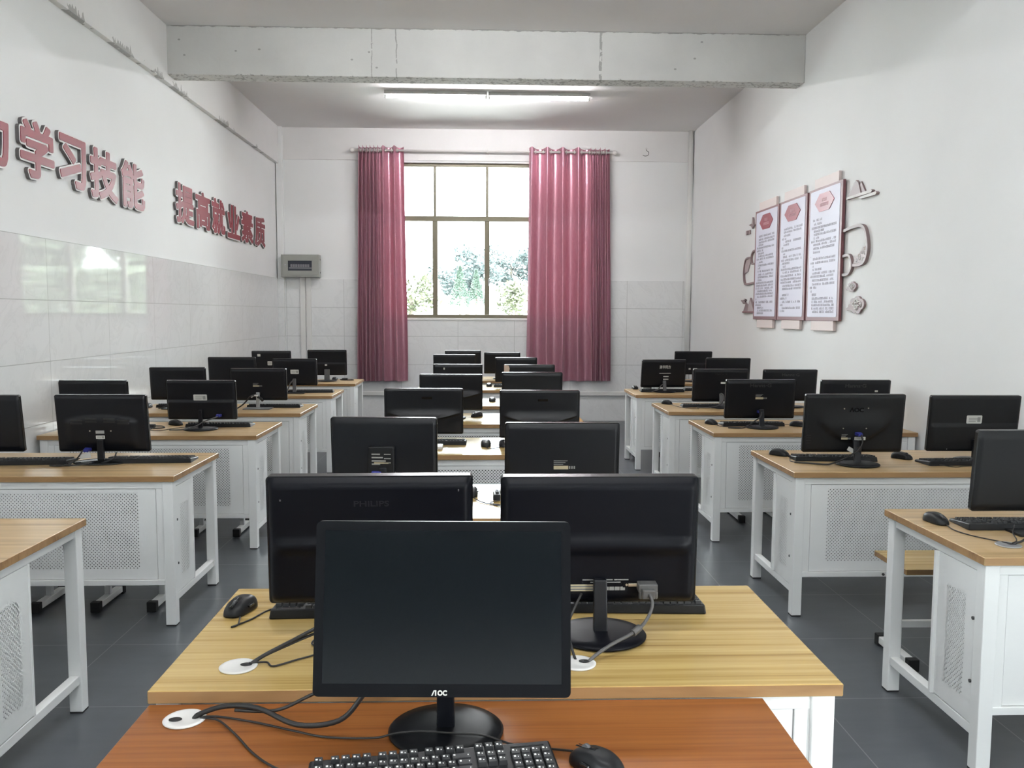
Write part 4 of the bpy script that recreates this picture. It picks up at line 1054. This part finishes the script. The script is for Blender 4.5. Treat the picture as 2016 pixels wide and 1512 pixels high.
monitor('R3L', 2.026, 7.18, .798, 1.077, .478, 'flat', 6, 0, 'disc', 'black monitor with tiny white sticker on the fourth notice-board-side desk, aisle seat', logo=('Hanns·G', .10, .018, .0, .86, 'print_faint'), sticker=[(.08, .58, .04, .016, 'dot')], neck='grey', by=-.06,
        cable=[([(2.02, 7.13, .87), (2.03, 7.10, .86), (2.03, 7.09, .82), (2.0, 7.09, .78), (1.93, 7.08, .757), (1.80, 7.07, .757)], .006, 'cable_grey')])
monitor('R3R', 2.633, 7.20, .800, 1.073, .470, 'flat', 6, 0, 'disc', 'black monitor with brand lettering, wall seat of the fourth notice-board-side desk', logo=('Hanns·G', .15, .024, .0, .84, 'print_dim'), neck='grey')
monitor('R4L', 1.838, 8.60, .795, 1.080, .462, 'flat', 9, R(4), 'disc', 'black monitor with four white Chinese characters on the fifth notice-board-side desk', logo=('清华同方', .118, .036, .04, .745, 'label_white'), sticker=[(.05, .52, .12, .005, 'dot'), (.1, .40, .055, .010, 'dot'), (.1, .30, .055, .012, 'dot')], neck='grey', by=-.06,
        cable=[([(1.84, 8.54, .84), (1.80, 8.52, .82), (1.76, 8.50, .78), (1.70, 8.50, .757)], .006, 'cable_grey')])
monitor('R4R', 2.506, 8.62, .812, 1.097, .456, 'step', 7, R(-2), 'disc', 'black monitor on the wall seat of the fifth notice-board-side desk')
monitor('R5', 2.474, 9.94, .832, 1.106, .442, 'step', 6, R(-1), 'disc', 'black monitor on the short desk in the far corner', sticker=[(-.2, .26, .024, .018, 'dot'), (.1, .26, .045, .016, 'dot')])
# the monitor that shows its screen -----------------------------------------------------------------
def front_logo(o, hs_o, PT, on_back):
    tv, tf = fit_text('OC', .0175, .0098, .0008, .045)
    tv = [(a + .0052, b, c) for a, b, c in tv]
    mt = PT @ Matrix.Translation((.004, .0122, -.1515)) @ Matrix.Rotation(R(180), 4, 'Z')
    h2 = .0049
    g = MB().add(tv, tf, 0, False, mt @ BACK)
    for pl in ([(-.0150, -h2), (-.0126, -h2), (-.0082, h2), (-.0104, h2)], [(-.0080, -h2), (-.0056, -h2), (-.0056, h2), (-.0100, h2), (-.0090, h2 - .0022), (-.0080, h2 - .0022)]):
        g.prism(pl, -.0008, .0, 0, mt)
    g.build('logo', M['label_white'], hs_o, fix=False)
monitor('AOC', -.075, 1.545, .838, 1.152, .474, 'flat', 10, R(180 - 2.0), 'disc', 'black monitor showing its dark screen, on the reddish desk', extra=front_logo, dz=DFH, mat_=M['edge_black'], rim=M['edge_black'], by=-.062,
        cable=[([(-.20, 1.585, .86), (-.235, 1.60, .80), (-.28, 1.60, .752), (-.36, 1.60, .744), (-.45, 1.655, .752), (-.52, 1.675, .748), (-.575, 1.672, .732), (-.585, 1.672, .716)], .0052, 'cable'),
               ([(-.24, 1.60, .87), (-.29, 1.65, .81), (-.36, 1.68, .762), (-.42, 1.665, .742), (-.50, 1.665, .744)], .0035, 'cable')])

# ------------------------------------------------------------------ keyboards, mice
def key_rows():
    rows = [('f', .058)] + [('n', .033 - .0195 * k) for k in range(5)]
    return rows
def make_keyboard(full=True):
    o = bpy.data.objects.new('keyboard', None); C.objects.link(o); o['category'] = 'keyboard'
    # local: back edge at +y (towards the monitor's screen), user side at -y
    w2, d2 = .222, .074
    vs = [(-w2, -d2, 0), (w2, -d2, 0), (w2, d2, 0), (-w2, d2, 0), (-w2 + .003, -d2 + .002, .012), (w2 - .003, -d2 + .002, .012), (w2 - .004, d2 - .003, .026), (-w2 + .004, d2 - .003, .026)]
    MB().add(vs, [(0, 3, 2, 1), (4, 5, 6, 7), (0, 1, 5, 4), (1, 2, 6, 5), (2, 3, 7, 6), (3, 0, 4, 7)]).build('case', M['black2'], o, .004)
    g = MB(); p = MB()
    zat = lambda y: .012 + (y + d2) / (2 * d2) * .014
    def key(x0, x1, y0, y1, leg=True):
        z = zat((y0 + y1) / 2); a = .0016; t = .0075
        b = [(x0, y0, z - .002), (x1, y0, z - .002), (x1, y1, z - .002), (x0, y1, z - .002), (x0 + a, y0 + a, z + t), (x1 - a, y0 + a, z + t), (x1 - a, y1 - a * 1.4, z + t + .0015), (x0 + a, y1 - a * 1.4, z + t + .0015)]
        g.add(b, [(4, 5, 6, 7), (0, 1, 5, 4), (1, 2, 6, 5), (2, 3, 7, 6), (3, 0, 4, 7)])
        if leg:
            zz = z + t + .0012
            ly = .0085 if y0 < .05 else .0035
            for lx, ly_, lw in ((.0035, ly, .0037), (x1 - x0 - .0062, ly - .0012, .0018)):
                p.add([(x0 + lx, y0 + ly_, zz - .0003), (x0 + lx + lw, y0 + ly_, zz - .0003), (x0 + lx + lw, y0 + ly_ + lw, zz + .0007), (x0 + lx, y0 + ly_ + lw, zz + .0007)], [(0, 1, 2, 3)])
    u = .0186; x0 = -w2 + .012
    yr = [.052, .026, .0075, -.011, -.0295, -.048]
    for k in range(13):
        off = (0 if k == 0 else u + (k - 1) * u + (.010 + ((k - 1) // 4) * .009))
        key(x0 + off, x0 + off + u - .002, yr[0], yr[0] + .0155)
    lay = [[1] * 13 + [2], [1.5] + [1] * 12 + [1.5], [1.75] + [1] * 11 + [2.25], [2.25] + [1] * 10 + [2.75], [1.25] * 3 + [6.25] + [1.25] * 4]
    for r_, row in enumerate(lay):
        x = x0
        for kx in row: key(x, x + kx * u - .002, yr[r_ + 1], yr[r_ + 1] + .0168); x += kx * u
    xn = x0 + 15 * u + .007
    for r_ in (0, 1, 2, 4, 5):
        for c in range(3):
            if r_ == 4 and c != 1: continue
            key(xn + c * u, xn + c * u + u - .002, yr[r_], yr[r_] + .0163)
    xk = xn + 3 * u + .007
    for r_ in range(1, 6):
        for c in range(4):
            key(xk + c * u, xk + c * u + u - .002, yr[r_], yr[r_] + .0168)
    g.build('keys', M['key'], o, fix=False); p.build('key_lettering', M['keytop_print'], o, fix=False)
    MB().box(xk + .004, xk + 4 * u - .008, yr[0] + .004, yr[0] + .008, zat(yr[0]) - .002, zat(yr[0]) + .0012).build('indicator_strip', M['black_gloss'], o)
    return o
def make_mouse():
    o = bpy.data.objects.new('computer_mouse', None); C.objects.link(o); o['category'] = 'mouse'
    # local: nose (cable end) at +y
    nu, nv = 28, 12; vs = []
    L_, W_, H_ = .059, .032, .037
    for j in range(nv + 1):
        f_ = j / nv
        for i in range(nu):
            a = 2 * math.pi * i / nu; cx, sy = math.cos(a), math.sin(a)
            e = .75
            px = math.copysign(abs(cx) ** e, cx); py = math.copysign(abs(sy) ** e, sy)
            waist = 1 - .10 * math.exp(-((py - .15) / .35) ** 2)
            rr = math.cos(f_ * math.pi / 2) ** .45 if j < nv else 0.0
            z = H_ * math.sin(f_ * math.pi / 2) ** .9
            z *= 1 - .32 * smooth(-.2, 1, py * rr) - .10 * smooth(.3, -1, py * rr)
            vs.append((px * rr * W_ * waist, py * rr * L_, z + .002))
    fs = [(j * nu + i, j * nu + (i + 1) % nu, (j + 1) * nu + (i + 1) % nu, (j + 1) * nu + i) for j in range(nv) for i in range(nu)]
    MB().add(vs, fs, 0, True).add([vs[i] for i in range(nu)], [tuple(range(nu - 1, -1, -1))]).build('body', M['black2'], o)
    MB().cyl((-.0035, .026, .0275), .0105, .007, 'x', 16).build('scroll_wheel', M['grey_plastic'], o)
    for sx in (-1, 1):
        g = MB(); n = 8; v_ = []
        for i in range(n + 1):
            y = .000 + .050 * i / n
            zz = .002 + H_ * (1 - .32 * smooth(-.2, 1, y / L_)) * (1 - .05 * 0)
            v_ += [(sx * .0015, y, zz + .0002), (sx * .0055, y, zz - .0004)]
        g.add(v_, [(2 * i, 2 * i + 1, 2 * i + 3, 2 * i + 2) for i in range(n)]); g.build('button_seam', M['black_gloss'], o, fix=False)
    MB().box(-.034, -.026, -.012, .012, .016, .022).build('side_button', M['black_gloss'], o, .002)
    return o
kb0 = make_keyboard(); ms0 = make_mouse()
used = {}
def place(proto, x, y, z, rz, label, group, cable=None, rad=.0022):
    if proto.name not in used: o = proto; o.location = (x, y, z); o.rotation_euler = (0, 0, rz); o['label'] = label; o['group'] = group; used[proto.name] = 1
    else: o = dup(proto, (x, y, z), rz, label, group)
    return o
later = []
def keyb(x, y, rz, label, z=DH, cable=None): 
    o = place(kb0, x, y, z, rz, label, 'black keyboards'); later.append((o, cable, z)); return o
def mouse(x, y, rz, label, z=DH, cable=None):
    o = place(ms0, x, y, z, rz, label, 'black computer mice'); later.append((o, cable, z)); return o
PI = math.pi
# AOC desk
keyb(-.083, 1.421, R(8.3), 'black keyboard on the reddish desk, cut by the bottom of the picture', DFH,
     [(-.315, 1.462, .727), (-.36, 1.466, .727), (-.42, 1.52, .726), (-.48, 1.60, .726), (-.53, 1.655, .728), (-.57, 1.668, .728)])
mouse(.205, 1.462, R(38), 'black mouse beside the keyboard on the reddish desk', DFH,
      [(.165, 1.505, .735), (.13, 1.528, .727), (.06, 1.545, .727), (-.0, 1.560, .739), (-.06, 1.566, .741), (-.12, 1.574, .741), (-.17, 1.573, .738), (-.21, 1.576, .728), (-.30, 1.585, .726), (-.37, 1.61, .727), (-.45, 1.645, .727), (-.53, 1.668, .729), (-.57, 1.671, .728)])
# pale oak desk
keyb(.372, 2.252, PI + R(-2.5), 'black keyboard beside the grey-cabled monitor on the pale oak desk')
keyb(-.335, 2.235, PI + R(1.5), 'black keyboard under the embossed brand monitor on the pale oak desk', cable=[(-.40, 2.165, .76), (-.395, 2.05, .757), (-.41, 1.985, .754), (-.37, 1.94, .754), (-.43, 1.885, .754), (-.47, 1.855, .754), (-.49, 1.875, .755), (-.527, 1.868, .756)])
mouse(-.645, 2.222, R(166), 'black mouse alone at the corner of the pale oak desk', cable=[(-.629, 2.16, .757), (-.622, 2.115, .753), (-.633, 2.10, .753), (-.60, 2.15, .753), (-.57, 2.22, .753), (-.52, 2.25, .753), (-.47, 2.24, .754)])
# other middle desks
mouse(-.055, 3.655, PI, 'black mouse on the second middle desk, beside the rear-boxed monitor', cable=[(-.05, 3.59, .757), (.0, 3.50, .753), (.06, 3.46, .753), (.12, 3.45, .753)])
keyb(.262, 3.62, PI, 'black keyboard with pale corner keys peeking out on the second middle desk', cable=[(.10, 3.545, .757), (.03, 3.50, .753), (.06, 3.44, .753), (.13, 3.40, .753)])
keyb(-.325, 5.15, PI + R(-1), 'black keyboard on the third middle desk with a white phone-like box')
mouse(.014, 5.04, PI, 'dark mouse in the middle of the third middle desk', cable=[(.014, 4.98, .757), (.03, 4.93, .753), (.08, 4.95, .753), (.115, 4.98, .756)])
mouse(.122, 5.03, PI, 'dark mouse half hidden by the round-cornered monitor on the third middle desk')
o = MB().box(-.035, .035, -.055, .055, 0, .018).build('adapter', [M['white_plastic']], None, .004); o.location = (-.275, 4.955, DH); tag(o, 'small white adapter box beside the keyboard on the third middle desk', 'adapter')
mouse(-.052, 6.49, PI + R(-35), 'mouse on the fourth middle desk')
mouse(.078, 7.64, PI, 'mouse on the fifth middle desk')
mouse(.060, 9.22, PI, 'mouse on the sixth middle desk')
keyb(.33, 9.19, PI, 'black keyboard on the sixth middle desk')
# tiled wall side
keyb(-1.765, 4.535, PI + R(3), 'black keyboard on the aisle seat of the second tiled-wall desk')
keyb(-2.385, 4.485, PI + R(3), 'black keyboard on the wall seat of the second tiled-wall desk')
keyb(-1.835, 5.945, PI + R(2), 'black keyboard on the aisle seat of the third tiled-wall desk', cable=[(-2.0, 5.88, .757), (-2.10, 5.82, .753), (-2.16, 5.70, .753), (-2.24, 5.72, .753), (-2.25, 5.80, .753), (-2.30, 5.80, .753)])
mouse(-2.165, 6.00, PI + R(60), 'black mouse beside the keyboard on the third tiled-wall desk')
keyb(-1.75, 7.16, PI, 'black keyboard on the aisle seat of the fourth tiled-wall desk')
keyb(-2.50, 7.17, PI, 'black keyboard on the wall seat of the fourth tiled-wall desk')
mouse(-2.79, 7.10, PI, 'mouse near the wall on the fourth tiled-wall desk')
keyb(-1.72, 8.50, PI + R(4), 'black keyboard on the aisle seat of the fifth tiled-wall desk')
mouse(-1.76, 10.06, PI, 'black mouse beside the block-necked monitor on the farthest tiled-wall desk')
# notice board side
keyb(2.015, 3.085, PI + R(-2), 'black keyboard on the nearest notice-board-side desk', cable=[(1.95, 3.0, .775), (1.90, 2.93, .765), (1.87, 2.86, .757), (1.83, 2.822, .757)])
mouse(1.735, 3.145, R(186), 'black mouse at the corner of the nearest notice-board-side desk', cable=[(1.742, 3.08, .757), (1.735, 3.02, .753), (1.755, 2.94, .753), (1.80, 2.87, .753), (1.822, 2.826, .756)])
keyb(1.915, 4.555, PI + R(-3), 'black keyboard on the aisle seat of the second notice-board-side desk')
mouse(1.668, 4.690, PI + R(40), 'black mouse at the aisle corner of the second notice-board-side desk', cable=[(1.71, 4.63, .757), (1.68, 4.55, .753), (1.66, 4.48, .753), (1.70, 4.42, .753)])
mouse(2.315, 4.575, PI + R(35), 'black mouse between the two seats of the second notice-board-side desk')
keyb(2.565, 4.425, PI + R(3), 'black keyboard on the wall seat of the second notice-board-side desk', cable=[(2.40, 4.34, .757), (2.46, 4.30, .753), (2.52, 4.32, .753), (2.60, 4.33, .753)])
keyb(1.92, 5.99, PI, 'black keyboard on the aisle seat of the third notice-board-side desk')
mouse(1.645, 6.04, PI + R(20), 'black mouse at the aisle corner of the third notice-board-side desk', cable=[(1.66, 5.97, .757), (1.68, 5.90, .753), (1.74, 5.86, .753), (1.80, 5.84, .753)])
mouse(2.235, 5.925, PI + R(45), 'black mouse between the two seats of the third notice-board-side desk', cable=[(2.19, 5.97, .757), (2.12, 6.03, .753), (2.08, 6.05, .754)])
keyb(1.92, 7.20, PI + R(-2), 'black keyboard on the aisle seat of the fourth notice-board-side desk')
mouse(1.616, 7.40, PI + R(30), 'black mouse at the aisle corner of the fourth notice-board-side desk', cable=[(1.64, 7.34, .757), (1.66, 7.20, .753), (1.72, 7.05, .753), (1.80, 7.0, .753)])
keyb(1.825, 8.62, PI, 'black keyboard on the aisle seat of the fifth notice-board-side desk')
mouse(1.602, 8.90, PI, 'black mouse at the aisle corner of the fifth notice-board-side desk')
keyb(2.30, 8.74, PI, 'black keyboard on the wall seat of the fifth notice-board-side desk')
o = MB().box(-.045, .045, -.03, .03, 0, .045).build('adapter', M['white_plastic'], None, .004); o.location = (1.69, 8.70, DH); tag(o, 'small white adapter box on the fifth notice-board-side desk', 'adapter')
# dark cable adapters on the tiled-wall desks
for x, y, lb in ((-2.275, 5.86, 'dark tangle of adapter and cable between seats of the third tiled-wall desk'), (-1.62, 10.04, 'dark cable adapter at the aisle end of the farthest tiled-wall desk')):
    o = thing('cable_adapter', lb, 'adapter', (x, y, DH), 0, 'dark cable adapters')
    MB().box(-.05, .02, -.02, .02, 0, .024).build('block', M['rubber'], o, .006)
    MB().tube([(.02, 0, .012), (.06, .02, .008), (.09, -.02, .004), (.05, -.05, .004), (-.02, -.04, .004), (-.07, -.01, .006), (-.05, .0, .012)], .0045, 7).build('cable', M['cable'], o)
for o, pts, z in later:
    if not pts: continue
    mi = o.matrix_basis.inverted()
    MB().tube([mi @ Vector(p) for p in pts], .0022, 7).build('cable', M['cable'], o)

# ------------------------------------------------------------------ outside the window
struct(MB().box(-120, 120, YB + .3, 260, -.3, -.02), 'ground', mat('pale_concrete_yard', (.55, .55, .52), .9))
struct(MB().box(-120, XL - .3, -120, YB + .3, -.3, -.02).box(XR + .3, 120, -120, YB + .3, -.3, -.02), 'ground_behind', mat('pale_concrete_walk', (.5, .5, .48), .9))
def leaf_mat(name, c1, c2):
    m = mat(name, c1, .6); n = N(m)
    oi = n.noise(n.obj(), 1.7, 3)
    n.base(n.ramp(oi, [(.35, c1), (.65, c2)])); return m
LEAF = {'blue': leaf_mat('dark_foliage', (.032, .050, .050), (.052, .072, .070)), 'green': leaf_mat('green_foliage', (.036, .064, .046), (.054, .084, .060)), 'lime': leaf_mat('yellow_green_foliage', (.045, .055, .022), (.062, .068, .034))}
LEAF['yard'] = leaf_mat('brightened_yard_foliage', (.09, .12, .075), (.15, .18, .11))  # leaf colour raised to brighten these plants in the tile reflection
M['bark'] = mat('bark', (.12, .10, .08), .9)
def tree(name, label, cat, x, y, z0, z1, rx, kind, n, size, trunk=True, cone=False, seed=0, group='trees outside the window'):
    rnd = random.Random(seed); o = thing(name, label, cat, (x, y, -.02), 0, group)
    zc, rz_ = (z0 + z1) / 2, (z1 - z0) / 2; g = MB()
    clumps = [(rnd.gauss(0, .45), rnd.gauss(0, .45), rnd.uniform(-.7, .75)) for _ in range(16)]
    for _ in range(n):
        if cone:
            t = rnd.random() ** .7; rr = (1 - t) * rx * (.75 + .3 * rnd.random()) + .02; a = rnd.uniform(0, 2 * PI)
            p = Vector((rr * math.cos(a), rr * math.sin(a), z0 + (z1 - z0) * t))
        else:
            c = rnd.choice(clumps); v = Vector((rnd.gauss(0, 1), rnd.gauss(0, 1), rnd.gauss(0, 1))).normalized() * (.38 * rnd.random() ** .4)
            p = Vector(((c[0] * .8 + v.x) * rx, (c[1] * .8 + v.y) * rx, zc + (c[2] + v.z) * rz_ * .8))
        s = size * rnd.uniform(.6, 1.3)
        a = Vector((rnd.gauss(0, 1), rnd.gauss(0, 1), rnd.gauss(0, .6))).normalized(); b = a.orthogonal().normalized()
        g.add([p - a * s, p + b * s * .5, p + a * s, p - b * s * .5], [(0, 1, 2, 3)])
    g.build('foliage', LEAF[kind], o, fix=False)
    if trunk: MB().cyl((0, 0, 0), .05 * rx + .06, zc, 'z', 10, r2=.03 * rx + .03).build('trunk', M['bark'], o)
    return o
tree('tree', 'large hazy dark tree seen through the middle window pane', 'tree', -1.2, 62, 2.2, 6.9, 2.6, 'blue', 5200, .16, seed=1)
tree('tree', 'hazy dark tree seen through the pane beside the wider curtain', 'tree', 2.1, 66, 3.2, 7.3, 2.2, 'blue', 2600, .16, seed=2)
tree('cypress', 'taller green cone-shaped shrub outside, beside the left mullion', 'shrub', -1.22, 44, 1.9, 3.95, .62, 'green', 2200, .075, cone=True, seed=3)
tree('cypress', 'shorter green cone-shaped shrub outside, beside the right mullion', 'shrub', -.40, 45.5, 1.9, 3.85, .55, 'green', 1800, .075, cone=True, seed=4)
tree('bush', 'yellow-green leafy bush outside the pane beside the narrower curtain', 'bush', -2.2, 26, 1.3, 2.95, .85, 'lime', 700, .085, seed=5)
tree('bush', 'yellow-green leafy bush outside the pane beside the wider curtain', 'bush', 1.0, 26, 1.2, 2.75, .75, 'lime', 700, .085, seed=6)

for i, (x, y, h_, r_, k_) in enumerate(((9, 47, 7.5, 2.7, 'yard'), (14.5, 54, 9.0, 2.9, 'yard'), (18, 47, 8.0, 2.8, 'yard'), (24.5, 54, 10.0, 3.0, 'yard'), (28.5, 47, 9.5, 3.0, 'yard'))):
    tree('tree', ['green', 'yellow-green', 'darker green', 'tall yellow-green', 'tall green'][i] + ' yard tree, %s out beyond the wider curtain' % ['first', 'second', 'third', 'fourth', 'fifth'][i], 'tree', x, y, -.2, h_, r_, k_, 3600, .42, seed=20 + i)

hg = thing('hedge', 'long dense hedge added to fill the tile reflection, beyond the wider curtain', 'hedge', (19, 41, -.02)); g = MB(); rnd = random.Random(9)  # filler leaves added to close bright sky gaps in the tile reflection
for _ in range(9000):
    p = Vector((rnd.uniform(-11, 13), rnd.uniform(-.5, .5), rnd.uniform(0, 1) ** .8 * 3.6)); s_ = .30 * rnd.uniform(.6, 1.3)
    a = Vector((rnd.gauss(0, 1), rnd.gauss(0, .6), rnd.gauss(0, 1))).normalized(); b = a.orthogonal().normalized()
    g.add([p - a * s_, p + b * s_ * .6, p + a * s_, p - b * s_ * .6], [(0, 1, 2, 3)])
g.build('foliage', LEAF['yard'], hg, fix=False)
